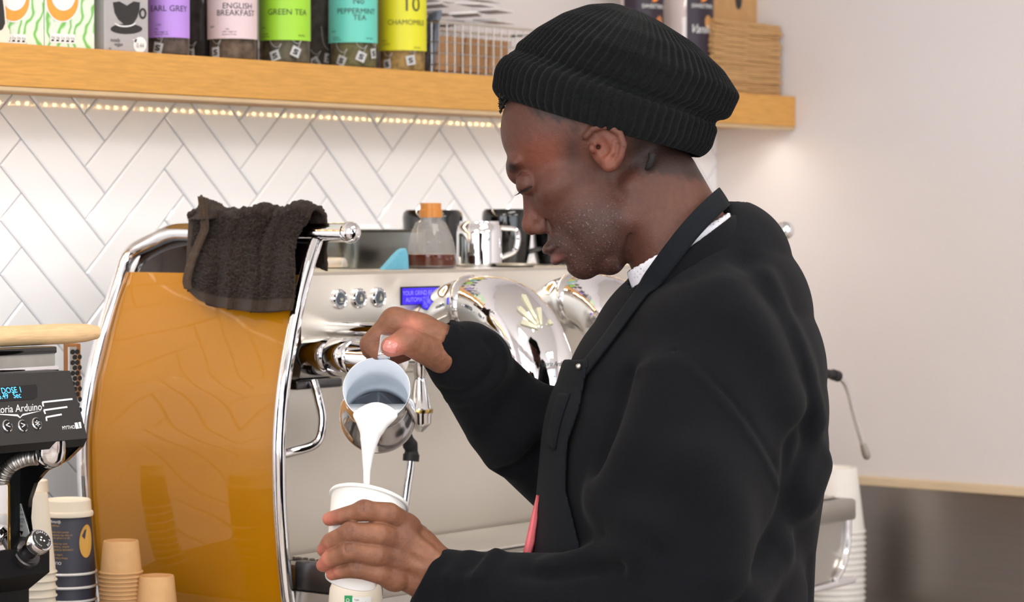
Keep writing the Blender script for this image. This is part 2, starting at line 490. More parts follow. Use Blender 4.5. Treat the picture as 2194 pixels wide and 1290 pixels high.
# ceiling lamps
for k, (x, y, p) in enumerate(CEIL_LAMPS):
    t = thing('ceiling_lamp', (x, y, 2.95), 'white rectangular ceiling lamp panel, ' + ('nearest the left window above the counter aisle', 'above the espresso machine aisle', 'nearest the shopfront on the left', 'nearest the shopfront on the right')[k], 'lamp', 'ceiling lamp panels')
    b = MB(); b.box((x - .6, y - .32, 2.96), (x + .6, y + .32, ZC)); b.build('housing', M['white'], t, smooth=False)
    b = MB(); b.box((x - .55, y - .275, 2.945), (x + .55, y + .275, 2.96)); b.build('diffuser', M['lamp'], t, smooth=False)
# the counter run
t = thing('counter_cabinet', (2.7, -.4, 0), 'dark laminate base cabinet under the stone worktop', 'cabinet')
b = MB(); b.box((1.25, -.68, .08), (XR - .006, -.01, CTR - .04)); b.build('body', M['cabinet'], t, smooth=False)
for k in range(5):
    b = MB(); b.box((1.27 + k * .6, -.70, .12), (1.27 + k * .6 + .57, -.68, CTR - .06), bev=.003); dd = b.build('door', M['cabinet'], t, smooth=False)
    b = MB(); b.tube([(1.27 + k * .6 + .2, -.70, .8), (1.27 + k * .6 + .2, -.72, .8), (1.27 + k * .6 + .37, -.72, .8), (1.27 + k * .6 + .37, -.70, .8)], .005, 8); b.build('handle', M['steel2'], dd)
b = MB(); b.box((1.25, -.64, 0), (XR - .006, -.01, .08)); b.build('plinth', M['black'], t, smooth=False)
b = MB(); b.box((1.2, -.76, CTR - .04), (XR - .006, -.009, CTR), bev=.004)
tag(b.build('worktop', M['worktop'], None, smooth=False), 'stone worktop that carries the espresso machine and cup stacks', 'worktop')
# ================================================================== espresso machine
MX1, TRZ, TOPZ, PNLZ = 3.66, 1.118, 1.493, 1.355
mach = thing('espresso_machine', (3.05, -.45, CTR), 'large mustard yellow and chrome espresso machine with curved side', 'espresso machine')
FY, BY = -.55, -.215
fpx = [(683, 500), (672, 535), (655, 590), (640, 650), (622, 740), (605, 840), (597, 960), (600, 1090), (608, 1200), (618, 1290), (640, 1400)]
fpt = np.array([PY(x, y, FY) for x, y in fpx]); fz = fpt[::-1, 2]; fx = fpt[::-1, 0]
def side_x(z): return np.interp(z, fz, fx)
zz = np.linspace(.985, 1.491, 36)
def side_y(z): return BY + .025 * (np.clip((1.5 - z) / .25, 0, 1)) ** .8
G = np.array([[(side_x(z) + .004, FY + .008 + (side_y(z) - FY - .006) * v, z) for v in np.linspace(0, 1, 9)] for z in zz])
b = MB(); b.grid(G, np.broadcast_to(np.array([.012, 0, 0]), G.shape)); b.build('side_panel', M['yellow'], mach)
G = np.array([[(side_x(z) + .010, FY + .01 + (side_y(z) + .004 - FY - .02) * v, z) for v in np.linspace(0, 1, 5)] for z in np.linspace(1.491, 1.538, 5)])
b = MB(); b.grid(G, np.broadcast_to(np.array([.006, 0, 0]), G.shape)); tag(b.build('smoked_window', M['smoke'], mach), 'dark smoked strip above the yellow panel')
# chrome frame: front bar, top rail with ball end, rear bar
b = MB(); b.tube(spline([(side_x(z), FY, z) for z in np.linspace(.985, 1.535, 14)], 60), .0088, 16); b.build('front_bar', M['chrome'], mach)
RX = side_x(1.54) + .004; RZ = 1.546
rail = [(RX, -.60, RZ), (RX, -.5, RZ), (RX, -.4, RZ), (RX, -.32, RZ), (RX - .001, -.28, RZ - .001), (RX - .004, -.245, RZ - .012)]
rail += [(side_x(z), side_y(z) + .006, z) for z in (1.515, 1.48, 1.44, 1.39, 1.33, 1.26, 1.18, 1.10, .985)]
rr = spline(rail, 90); rad = np.interp(np.linspace(0, 1, 90), [0, .3, .42, 1], [.0125, .0125, .0105, .0105])
b = MB(); b.tube(rr, rad, 18); b.build('top_rail', M['chrome'], mach)
b = MB(); b.sphere((RX, -.603, RZ), .0142, 32, 20); b.build('rail_ball_end', M['chrome'], mach)
# second side of the frame on the far end
b = MB(); b.tube(spline([(2 * 3.07 - side_x(z), FY, z) for z in np.linspace(.985, 1.535, 14)], 40), .0088, 12); b.build('front_bar', M['chrome'], mach)
b = MB(); b.tube([(2 * 3.07 - RX, -.60, RZ), (2 * 3.07 - RX, -.24, RZ)], .0125, 14); b.sphere((2 * 3.07 - RX, -.603, RZ), .0142); b.build('top_rail', M['chrome'], mach)
G = np.array([[(2 * 3.07 - side_x(z) - .004, FY + .008 + (side_y(z) - FY - .006) * v, z) for v in np.linspace(0, 1, 5)] for z in zz])
b = MB(); b.grid(G, np.broadcast_to(np.array([-.012, 0, 0]), G.shape)); b.build('side_panel', M['yellow'], mach)
# body
PYF = -.52
b = MB(); b.box((2.53, PYF + .045, .985), (3.61, BY - .005, TOPZ - .014)); b.build('inner_body', M['dsteel'], mach, smooth=False)
b = MB()
prof = [(PYF + .004, TOPZ), (PYF, TOPZ - .004), (PYF, PNLZ + .012), (PYF + .003, PNLZ), (PYF + .02, PNLZ - .004), (PYF + .02, TOPZ - .012), (BY - .01, TOPZ - .012), (BY - .01, TOPZ)]
b.prism([(2.549, y, z) for y, z in prof], (1.042, 0, 0)); b.build('upper_front_panel', M['steel'], mach, sharp=25)
b = MB(); b.box((2.495, -.50, TRZ - .01), (3.645, -.492, PNLZ)); b.build('splash_back', M['steel'], mach, smooth=False)
b = MB(); b.box((2.505, -.693, TRZ - .034), (MX1, -.50, TRZ), bev=.005); b.build('drip_tray', M['steel2'], mach)
b = MB()
b.box((2.53, -.672, TRZ), (3.64, -.515, TRZ + .0006)); b.build('tray_well', M['dsteel'], mach, smooth=False)
for k in range(13):
    y = -.668 + k * .0122
    b = MB(); b.box((2.535, y, TRZ + .0008), (3.635, y + .0062, TRZ + .005), bev=.001); b.build('slat', M['steel'], mach, smooth=False)
lp = [(2.50, TRZ - .034), (MX1 - .006, TRZ - .034), (MX1 - .008, 1.05), (MX1 - .02, 1.015), (MX1 - .045, .992), (MX1 - .08, .984), (2.50, .975)]
b = MB(); b.prism([(x, -.676, z) for x, z in lp], (0, .16, 0)); b.build('lower_front_panel', M['steel2'], mach, sharp=25)
b = MB(); b.tube(spline([(x, -.680, z) for x, z in lp[1:]], 420), .0062, 10); b.build('lower_trim', M['chrome'], mach)
b = MB(); b.box((2.496, -.696, TRZ - .032), (2.512, -.556, TRZ + .006), bev=.004); tag(b.build('tray_end_block', M['dsteel'], mach), 'grey end block of the drip tray')
b = MB(); b.cyl((2.49, -.66, CTR + .05), (2.49, -.66, TRZ - .03), .012); b.build('frame_post', M['chrome'], mach)
for x in (2.58, 3.55):
    for y in (-.60, -.27):
        b = MB(); b.lathe([(.026, 0), (.026, .01), (.018, .02), (.018, .07)], (x, y, CTR), (0, 0, 1), 20); b.build('foot', M['dsteel'], mach)
# push buttons and display
for (px, py, ic) in ((726, 641, 0), (768, 639, 1), (810, 637, 2)):
    c = PY(px, py, PYF)
    b = MB(); b.lathe([(.0135, 0), (.0135, .003), (.0120, .0042), (.0108, .0030)], c, (0, -1, 0), 32, caps=False); bt = b.build('push_button', M['chrome'], mach)
    b = MB(); b.lathe([(.0107, .001), (.0107, .0036), (.0095, .0042), (.0085, .0036)], c, (0, -1, 0), 32); b.build('button_cap', mat('button_ring', (200, 205, 208), .25, .6, var=.02), bt)
    b = MB(); b.lathe([(.0086, .0036), (.0080, .0044), (0, .0046)], c, (0, -1, 0), 32); b.build('button_face', mat('button_face', (70, 78, 88), .3, var=.03), bt)
    b = MB(); fo = flat(c + np.array([0, -.0049, 0]), (1, 0, 0), (0, 0, 1))
    def poly(pts, b=b, fo=fo): b.add([fo(x * .001, y * .001) for x, y in pts], [tuple(range(len(pts)))])
    if ic == 0:
        for a in (-35, 0, 35):
            s, q = math.sin(math.radians(a)), math.cos(math.radians(a))
            poly([(x * q + y * s, -x * s + y * q - 3) for x, y in ((0, 0), (1, 3), (0, 6.5), (-1, 3))])
        poly([(-4, -4.6), (4, -4.6), (4, -3.8), (-4, -3.8)])
    else:
        w = 2.2 if ic == 1 else 1.2
        poly([(-2.6, -2), (2.6, -2), (w, 2.0), (-w, 2.0)]); poly([(-.8, 2.4), (.8, 2.4), (.5, 5), (-.5, 5)]); poly([(-3.4, -3.6), (3.4, -3.6), (3.4, -2.8), (-3.4, -2.8)])
    b.build('symbol', mat('symbol_ink', (210, 205, 180), .5, var=.02), bt)
d0, d1 = PY(860, 618, PYF), PY(935, 650, PYF)
b = MB(); b.box((d0[0] - .002, PYF - .0015, d1[2] - .001), (d1[0] + .006, PYF, d0[2] + .002)); disp = b.build('display_bezel', M['black'], mach, smooth=False)
b = MB(); b.box((d0[0], PYF - .0022, d1[2]), (d1[0] + .001, PYF - .001, d0[2])); b.build('display_screen', mat('blue_screen', (50, 34, 190), .2, emit=(66, 44, 240), estr=.75, var=.03, vscale=90), disp, smooth=False)
b = MB(); cx = (d0[0] + d1[0]) / 2
b.text('YOUR GRIND BE.LO', .0088, flat((cx, PYF - .0024, d0[2] - .007), (1, 0, 0), (0, 0, 1)), sx=.95); b.text('AUTOMATIC 2', .0088, flat((cx - .004, PYF - .0024, d0[2] - .016), (1, 0, 0), (0, 0, 1)), sx=.95)
b.build('display_lettering', mat('pale_blue_pixels', (150, 140, 255), emit=(140, 130, 255), estr=.7, var=.02), disp, smooth=False)
# brew groups: a swan-neck tube that swells into a domed head
GX0 = 2.80
def gpath():
    P = [(GX0, PYF + .01, 1.408), (GX0, -.555, 1.432), (GX0, -.605, 1.447)]
    for a in range(4, 91, 4): P.append((GX0, -.605 - .110 * math.sin(math.radians(a)), 1.337 + .110 * math.cos(math.radians(a))))
    P.append((GX0, -.715, 1.300)); return P
gp = np.array(gpath()); gcs = np.stack([(gp - CV) @ RV, (gp - CV) @ UV, (gp - CV) @ FV], 1)
grs = [.035, .035, .036] + list(np.interp(np.arange(4, 91, 4), [0, 35, 90], [.0365, .052, .054])) + [.054]
def gsdf(P): 
    d = chain(P, gcs, grs, k=None)
    return smax(d, half(P, gcs[-1], c2w_n((0, 0, -1))), .008)
def c2w_n(w): w = np.array(w, float); return np.array([w @ RV, w @ UV, w @ FV])
def gsdf_full(P):
    d = chain(P, gcs[2:], grs[2:], k=None)
    return smax(d, half(P, gcs[-1], c2w_n((0, 0, -1))), .008)
lo, hi = gcs.min(0) - .07, gcs.max(0) + .07
V, Q = surface(gsdf_full, lo, hi, .0032)
groups = []
hd = mobj('brew_head', c2w(V), Q, M['chrome'], mach)
nk = MB(); nk.tube(spline([(GX0 + .004, PYF + .01, 1.394), (GX0 + .003, -.535, 1.410), (GX0, -.56, 1.434), (GX0, -.585, 1.445), (GX0, -.607, 1.447)], 24), [.034] * 6 + [.036] * 14 + [.038, .041, .041, .038], 44); nko = nk.build('group_neck', M['chrome'], mach)
keys = []
KC = (1160, 708)
kmat = mat('cream_key', (206, 204, 178), .3, coat=.4, var=.03)
for tip, w in (((1117, 628), 9), ((1106, 656), 10), ((1113, 688), 11), ((1152, 656), 9), ((1180, 690), 11)):
    d = np.array(KC) - np.array(tip); L = np.linalg.norm(d); d = d / L; e = np.array([-d[1], d[0]])
    L = L * (.90 if tip[0] < 1170 else .35); pts = []
    for q in np.linspace(0, 1, 9):
        ww = w * (1 - .72 * q) * (math.sqrt(max(0, 1 - (1 - min(q / .22, 1)) ** 2)) if q < .22 else 1) * (1 if tip[0] < 1170 or q < .6 else 1.0)
        row = []
        for s in (-1, -.6, 0, .6, 1):
            p = np.array(tip) + d * L * q + e * ww * s
            h = hit(gsdf_full, p[0], p[1], 3.3, 3.7, 120)
            if h is None: h = hit(gsdf_full, p[0] - 6, p[1], 3.3, 3.7, 120)
            nn = grad(gsdf_full, h); row.append(h + nn * (.0030 if abs(s) < .9 and 0 < q < 1 else -.001))
        pts.append(row)
    b = MB(); b.grid(c2w(np.array(pts))); k_ = b.build('group_key', kmat, hd)
# lettering on the lower dome
b = MB(); wv, wf = text2d('Victoria Arduino')
b.add([c2w((lambda h: h + grad(gsdf_full, h) * .0006)(hit(gsdf_full, 1187 + x * 10.0 + .25 * y * 12, 780 - y * 15, 3.3, 3.75, 200) if hit(gsdf_full, 1187 + x * 10.0 + .25 * y * 12, 780 - y * 15, 3.3, 3.75, 60) is not None else hit(gsdf_full, 1187, 780, 3.3, 3.75))) for x, y in wv], wf)
b.build('engraved_lettering', M['dsteel'], hd, smooth=False)
b = MB(); b.lathe([(.0365, 0), (.0365, .03), (.030, .04), (.030, .048)], (GX0, -.715, 1.302), (0, 0, -1), 40); brew = b.build('brew_collar', M['chrome'], mach)
b = MB(); b.lathe([(.033, 0), (.033, .02), (.026, .03), (.012, .036), (.010, .05)], (GX0, -.715, 1.262), (0, 0, -1), 32); b.tube([(GX0, -.755, 1.25), (GX0, -.80, 1.246), (GX0, -.90, 1.236)], [.008, .011, .012], 12); pfo = b.build('portafilter', M['blackgloss'], mach)
for dx in (.236, .472):
    for o in (hd, nko, brew):
        c = o.copy(); COL.objects.link(c); c.parent = mach; c.location = (dx, 0, 0)
        for ch in o.children:
            k_ = ch.copy(); COL.objects.link(k_); k_.parent = c
# steam valve on the left: stepped chrome barrel pointing forward
vc = PY(634, 764, PYF); vx, vz = vc[0] + .028, 1.384
b = MB(); b.lathe([(.019, -.01), (.0245, .0), (.0255, .004), (.0255, .040), (.0240, .0415), (.0240, .0425), (.0255, .044), (.0255, .078), (.0240, .080), (.0225, .081), (.021, .11), (.021, .150), (.019, .154), (0, .156)], (vx, PYF, vz), (0, -1, 0), 48); b.build('steam_valve', M['chrome'], mach, sharp=50)
b = MB(); b.tube([(vx + .04, PYF, vz + .034), (vx + .04, PYF - .10, vz + .034), (vx + .04, PYF - .15, vz + .034)], [.010, .010, .008], 16); b.build('steam_lever', M['chrome'], mach)
b = MB(); b.box((vx - .04, PYF - .012, PNLZ - .014), (vx + .05, PYF + .03, PNLZ - .002), bev=.003); b.build('valve_bracket', M['dsteel'], mach)
pp = [(vx - .012, -.535, 1.352), (vx - .012, -.545, 1.33), (vx - .010, -.55, 1.30), (vx - .02, -.548, 1.272), (vx - .05, -.535, 1.262), (vx - .08, -.53, 1.258)]
b = MB(); b.tube(spline(pp, 30), .0065, 12); b.build('water_pipe', M['chrome'], mach)
# hot water nozzle
nc = PY(900, 800, -.60)
b = MB(); b.lathe([(.009, .01), (.009, -.014), (.0075, -.016), (.0075, -.02), (.0085, -.022), (.0155, -.058), (.017, -.060), (.017, -.064), (.0155, -.066), (.0150, -.078), (.013, -.081), (.004, -.090)], nc + np.array([0, 0, .012]), (0, 0, 1), 32); b.build('hot_water_nozzle', M['chrome'], mach, sharp=40)
b = MB(); b.lathe([(.0174, -.0595), (.0178, -.062), (.0174, -.0645)], nc + np.array([0, 0, .012]), (0, 0, 1), 32, caps=False); b.build('nozzle_ring', mat('brass', (190, 160, 96), .2, 1, var=.03), mach)
b = MB(); b.tube([nc + np.array([0, .07, .016]), nc + np.array([0, .0, .016])], .010, 12); b.build('nozzle_arm', M['chrome'], mach)
# steam wands: rubber bend, steel tube, tip
def wand(pts, r, name='steam_wand'):
    P = spline(pts, 40)
    o = MB().tube(P[:18], [r * 1.6 * (1 + .10 * math.sin(i * 1.9)) for i in range(18)], 14).build('wand_grip', M['rubber'], mach)
    w = MB().tube(P[16:], r, 14).build(name, M['chrome'], mach)
    MB().tube(P[17:20], r * 1.9, 14).build('grip_collar', M['rubber'], w)
    e = P[-1]; dd = nrm(P[-1] - P[-3])
    MB().lathe([(r, -.012), (r * 1.35, .0), (r * 1.5, .010), (r * 1.3, .016), (r * .7, .019), (0, .0195)], e, dd, 18).build('wand_tip', M['steel2'], w)
YW = -.62
wp = [PY(x, y, YW) for x, y in ((848, 918), (860, 930), (872, 942), (881, 962), (879, 1000), (873, 1040), (866, 1090), (860, 1130))]
wand([PY(832, 900, -.60)] + wp, .0058)
YR = -.70
wand([PY(x, y, YR) for x, y in ((1690, 800), (1745, 800), (1785, 803), (1806, 815), (1818, 840), (1828, 880), (1842, 930), (1852, 962))], .0046)
b = MB(); b.tube([PY(1690, 800, YR) + np.array([0, .18, .02]), PY(1690, 800, YR)], .010, 12); b.build('wand_joint', M['chrome'], mach)
# ================================================================== things on top of the machine
TZ = TOPZ + .0005
def on_top(px, Y): 
    p = PY(px, 560, Y); return np.array([p[0], Y, TZ])
def scale_at(px, Y): return proj((on_top(px, Y)))[2] / FPX
# dark steel tub
p0, p1 = on_top(687, -.30), on_top(866, -.30); hz = PY(770, 492, -.30)[2] - TZ
t = thing('steel_tub', (p0 + p1) / 2, 'dark steel tub standing on the machine behind the chrome rail', 'tub')
cx, cy = (p0 + p1)[:2] / 2; wx = (p1[0] - p0[0]) / 2; wy = .055
def rrect(cx, cy, wx, wy, r, z, n=6):
    out = []
    for sx, sy, a0 in ((1, 1, 0), (-1, 1, 90), (-1, -1, 180), (1, -1, 270)):
        for k in range(n + 1):
            a = math.radians(a0 + 90 * k / n); out.append((cx + sx * (wx - r) + r * math.cos(a), cy + sy * (wy - r) + r * math.sin(a), z))
    return out
def loft(rings, caps=(True, False)):
    b = MB(); n = len(rings[0]); V = [p for r in rings for p in r]; F = []
    for i in range(len(rings) - 1):
        F += [(i * n + k, i * n + (k + 1) % n, (i + 1) * n + (k + 1) % n, (i + 1) * n + k) for k in range(n)]
    if caps[0]: F.append(tuple(range(n))[::-1])
    if caps[1]: F.append(tuple((len(rings) - 1) * n + k for k in range(n)))
    return b.add(V, F)
b = loft([rrect(cx, cy, wx * .93, wy * .93, .02, TZ), rrect(cx, cy, wx, wy, .025, TZ + hz * .3), rrect(cx, cy, wx, wy, .025, TZ + hz - .004), rrect(cx, cy, wx + .004, wy + .004, .027, TZ + hz), rrect(cx, cy, wx - .002, wy - .002, .024, TZ + hz), rrect(cx, cy, wx * .9, wy * .9, .02, TZ + .004)], (True, True))
b.build('body', mat('tub_steel', (120, 122, 118), .28, 1, var=.2, vscale=9), t)
b = MB(); b.box((p0[0] - .004, cy - wy * .8, TZ), (p1[0] + .02, cy + wy, TZ + .016), bev=.004); b.build('base', M['steel'], t)
# black cups turned upside down
def cup_black(px0, px1, pyt, Y, label):
    a, c = on_top(px0, Y), on_top(px1, Y); ctr = on_top((px0 + px1) / 2, Y); r = (px1 - px0) / 2 * scale_at((px0 + px1) / 2, Y); h = PY((px0 + px1) / 2, pyt, Y)[2] - TZ
    t = thing('coffee_cup', ctr, label, 'cup', 'black cups warming on the machine')
    MB().lathe([(r * .80, 0), (r * .9, h * .2), (r * .97, h * .6), (r, h * .86), (r * .97, h * .95), (r * .88, h), (r * .80, h * .985), (r * .80, h * .96), (0, h * .955)], ctr, (0, 0, 1), 40).build('body', M['blackgloss'], t)
    q = ctr + np.array([r * .7, -r * .62, h * .5])
    MB().tube(spline([ctr + np.array([r * .62, -r * .62, h * .75]), q + np.array([.016, -.016, h * .2]), q + np.array([.018, -.018, -h * .15]), ctr + np.array([r * .6, -r * .6, h * .22])], 18), .0042, 10).build('handle', M['blackgloss'], t)
cup_black(862, 992, 450, -.27, 'upturned black cup right behind the honey bottle')
cup_black(1032, 1140, 448, -.30, 'tall upturned black cup between the steel jug and the man')
cup_black(1140, 1235, 478, -.34, 'upturned black cup half hidden by the face of the man')
# honey bottle with ridged sides
ctr = on_top(923, -.43); sc = scale_at(923, -.43); hb = PY(923, 435, -.43)[2] - TZ
t = thing('honey_bottle', ctr, 'clear ridged bottle with orange cap and dark amber syrup', 'bottle')
R = 54 * sc; zs = lambda y: PY(923, y, -.43)[2] - TZ
prof = [(R * .94, 0), (R, .003), (R, zs(545))]
for k in range(9):
    y = 545 - k * 8; f = np.interp(y, [480, 500, 520, 545], [.62, .80, .93, 1.0]); prof += [(R * f * 1.0, zs(y)), (R * f * .965, zs(y - 4))]
prof += [(R * .50, zs(474)), (R * .42, zs(470)), (R * .42, zs(464))]
glass = mat('clear_plastic', (226, 222, 216), rough=.08, alpha=.30, var=.02, coat=1)
MB().lathe(prof, ctr, (0, 0, 1), 44, caps=False).build('bottle_shell', glass, t)
MB().lathe([(R * .95, .0005), (R * 1.004, .004), (R * 1.004, zs(545)), (R * .97, zs(544)), (0, zs(544))], ctr, (0, 0, 1), 40).build('syrup', mat('amber_syrup', (92, 36, 14), rough=.08, var=.1, vscale=20, coat=.3), t)
b = MB(); b.lathe([(R * .47, zs(466)), (R * .47, zs(450)), (R * .42, zs(448)), (R * .42, zs(436)), (R * .40, zs(435)), (0, zs(435))], ctr, (0, 0, 1), 32); b.build('cap', mat('orange_cap', (206, 132, 52), .4, var=.03, coat=.2), t, sharp=30)
# small steel jug
ctr = on_top(1026, -.40); sc = scale_at(1026, -.40); zs = lambda y: PY(1026, y, -.40)[2] - TZ; R = 50 * sc
t = thing('small_milk_jug', ctr, 'small polished steel jug beside the honey bottle', 'jug')
MB().lathe([(R * .9, 0), (R, .004), (R, zs(500)), (R * .95, zs(486)), (R * .88, zs(482)), (R * .86, zs(474)), (R * .82, zs(474)), (R * .82, zs(480)), (R * .9, zs(500)), (R * .9, .006), (0, .006)], ctr, (0, 0, 1), 44).build('body', M['chrome'], t)
MB().tube(spline([ctr + np.array([R * .6, -R * .72, zs(488)]), ctr + np.array([R * 1.15, -R * 1.15, zs(495)]), ctr + np.array([R * 1.15, -R * 1.1, zs(535)]), ctr + np.array([R * .62, -R * .72, zs(552)])], 20), .004, 10).build('handle', M['chrome'], t)
b = MB(); c = on_top(1105, -.46); b.lathe([(.026, 0), (.030, .002), (.031, .005), (.026, .004), (0, .0035)], c, (0, 0, 1), 32); tag(b.build('steel_saucer', M['steel2'], None, loc=c), 'flat steel saucer lying at the front edge of the machine top', 'saucer')
# blue cloth
b = MB(); P = [PY(x, y, -.455 + dy) for x, y, dy in ((822, 573, 0), (840, 556, -.004), (858, 536, .002), (872, 530, .01), (884, 540, .02), (890, 574, .02))]
P = [PY(x, y, -.46) for x, y in ((824, 575), (838, 562), (850, 548), (862, 536), (870, 532), (874, 545), (876, 575))]
P[0][2] = P[-1][2] = TZ; b.prism([tuple(p) for p in P], (.002, .012, 0)); tag(b.build('blue_cloth', mat('blue_cloth', (120, 196, 222), .8, var=.06, vscale=200, bump=.5, bscale=400), None, smooth=False, loc=P[0]), 'folded pale blue cloth tucked beside the honey bottle', 'cloth')

# ================================================================== towel over the rail
lefte = [(404, 468), (402, 500), (399, 560), (397, 596), (402, 622), (430, 642)]
righte = [(664, 466), (645, 494), (632, 530), (632, 580), (628, 630), (620, 664)]
hem = [(402, 622), (430, 645), (480, 660), (540, 668), (590, 667), (620, 665)]
NU, NV = 150, 130
Lq = spline(lefte[:5], NV); Rq = spline(righte, NV); Hq = spline(hem, NU)
Tq = spline([(404, 470), (440, 470), (482, 470), (520, 468), (548, 458), (580, 466), (606, 462), (628, 452), (664, 466)], NU)
XT = RX - .016
G = np.zeros((NV + 34, NU, 3))
for j in range(NU):
    u = j / (NU - 1)
    for i in range(NV):
        v = i / (NV - 1)
        e = (1 - u) * Lq[i] + u * Rq[i] + (1 - v) * (Tq[j] - ((1 - u) * Tq[0] + u * Tq[-1])) + v * (Hq[j] - ((1 - u) * Hq[0] + u * Hq[-1]))
        fold = .007 * math.sin(u * 15 - 2.2 * v + .6) * (.35 + .65 * v) + .005 * math.sin(u * 27 + 3 * v) * v
        fold += .010 * math.exp(-((u - .36 - .05 * v) / .05) ** 2) * (.6 + .4 * v) - .008 * math.exp(-((u - .68) / .04) ** 2)
        fold -= .018 * math.exp(-((u) / .10) ** 2) * (.2 + .8 * v)
        xx = XT - .004 - .010 * v - fold * .8
        for _ in range(3):
            zq = PX(e[0], e[1], xx)[2]; xx = min(XT - .004 - .010 * v, float(side_x(zq)) - .016 - .006 * v) - fold * .8
        G[34 + i, j] = PX(e[0], e[1], xx)
    top = G[34, j]
    for i in range(34):                         # over the rail and down behind it
        a = (33 - i) / 33
        if a < .35:
            q = a / .35 * math.pi; G[i, j] = top + np.array([.016 * (1 - math.cos(q)), 0, .012 * math.sin(q)])
        else: G[i, j] = top + np.array([.033, 0, -(a - .35) / .65 * .07])
nz = rng.normal(size=G.shape[:2])
nz2 = (nz + np.roll(nz, 1, 0) + np.roll(nz, 1, 1) + np.roll(nz, -1, 0) + np.roll(nz, -1, 1)) / 5
hemmask = np.zeros(G.shape[:2]); hemmask[34 + NV - 17:, :] = 1; hemmask[40:, :7] = 1
amp = .0034 * (1 - hemmask)
du = np.gradient(G, axis=1); dv = np.gradient(G, axis=0); Nn = np.cross(dv, du); Nn /= np.linalg.norm(Nn, axis=2)[..., None] + 1e-12
if Nn[90, 60, 0] > 0: Nn = -Nn
G = G + Nn * (nz2 * amp + .0015 * (1 - hemmask))[..., None]
tw = thing('towel', G[34, 75], 'dark brown terry towel draped over the chrome rail', 'towel')
M['towel'] = mat('brown_terry', (48, 36, 28), rough=.95, attr='pigment', var=.25, vscale=500, bump=.9, bscale=900, sheen=.1, spec=.15)
b = MB(); b.grid(G, -Nn * .005); o = b.build('cloth', M['towel'], tw, sharp=None)
c = np.tile(lin((48, 36, 28)), (G.shape[0] * G.shape[1], 1)); hm = hemmask.ravel() > 0; c[hm] = lin((62, 50, 42)); fcol(o, np.vstack([c, c]))
# upturned corner of the towel
cr = []
for k, v in enumerate(np.linspace(0, 1, 26)):
    A = spline([(404, 470), (414, 462), (424, 440), (428, 420)], 26)[k]; B_ = spline([(462, 470), (478, 466), (484, 452), (470, 436)], 26)[k]
    row = []
    for w in np.linspace(0, 1, 30):
        e = A * (1 - w) + B_ * w; xx = XT - .012 + .03 * v - .018 * math.sin(w * math.pi) * (1 - .3 * v) + .01 * w
        row.append(PX(e[0], e[1], xx))
    cr.append(row)
cr = np.array(cr) + rng.normal(size=(26, 30, 1)) * np.array([.0008, .0004, .0008])
b = MB(); b.grid(cr, np.broadcast_to(np.array([.005, .001, 0]), cr.shape)); o = b.build('corner_fold', M['towel'], tw, sharp=None); fcol(o, np.tile(lin((52, 40, 31)), (2 * 26 * 30, 1)))
st = []
for v in np.linspace(0, 1, 40):
    e = spline([(430, 422), (434, 455), (436, 490), (424, 520), (408, 560), (398, 600), (401, 620)], 40)[int(v * 39)]
    st.append([PX(e[0] + dx, e[1] + .2 * dx, min(XT - .020, float(side_x(PX(e[0], e[1], XT)[2])) - .034) - .003 * abs(dx) / 10) for dx in (-7, -2.5, 2.5, 7)])
b = MB(); st = np.array(st); b.grid(st, np.broadcast_to(np.array([.004, 0, 0]), st.shape)); o = b.build('hem_band', M['towel'], tw, sharp=None); fcol(o, np.tile(lin((74, 58, 46)), (2 * 40 * 4, 1)))

# ================================================================== coffee grinder at the left
GXR = PY(185, 942, -.60)[0]; GXL = GXR - .20
gr = thing('coffee_grinder', (GXR - .1, -.5, CTR), 'black coffee grinder with small blue display at the left edge', 'grinder')
def gy(px, py): p = PX(px, py, GXR); return p[1], p[2]
sil = [gy(148, 795), gy(186, 940), gy(180, 956), gy(150, 985), gy(105, 1008), gy(82, 1034), gy(70, 1070), gy(67, 1110), gy(72, 1150), gy(80, 1166)]
back = sil[0][0] + .16
body = [(y, z) for y, z in sil] + [(back, sil[-1][1]), (back, sil[0][1])]
upper = [sil[0], sil[1], sil[2], (sil[6][0] + .01, sil[2][1]), (back, sil[2][1]), (back, sil[0][1])]
b = MB(); b.prism([(GXL, y, z) for y, z in upper], (GXR - GXL, 0, 0)); b.build('head', M['black'], gr, sharp=20)
for x in (GXR - .006, GXL):
    b = MB(); b.prism([(x, y, z) for y, z in body], (.006, 0, 0)); b.build('side_plate', M['blackgloss'], gr, sharp=20)
b = MB(); b.box((GXL + .006, sil[7][0] + .012, sil[-1][1]), (GXR - .006, back, sil[2][1])); b.build('neck', M['black'], gr, smooth=False)
by0, bz0 = gy(106, 1168)
b = MB(); b.prism([(GXL - .01, y, z) for y, z in (gy(72, 1150), gy(106, 1168), gy(106, 1226), gy(62, 1262), (gy(62, 1262)[0], CTR + .04), (back, CTR + .04), (back, gy(72, 1150)[1]))], (GXR - GXL + .01, 0, 0)); b.build('base', M['black'], gr, sharp=20)
b = MB(); b.box((GXL - .01, gy(62, 1262)[0] - .03, CTR), (GXR + .01, back, CTR + .045), bev=.006); b.build('foot_plate', M['dsteel'], gr)
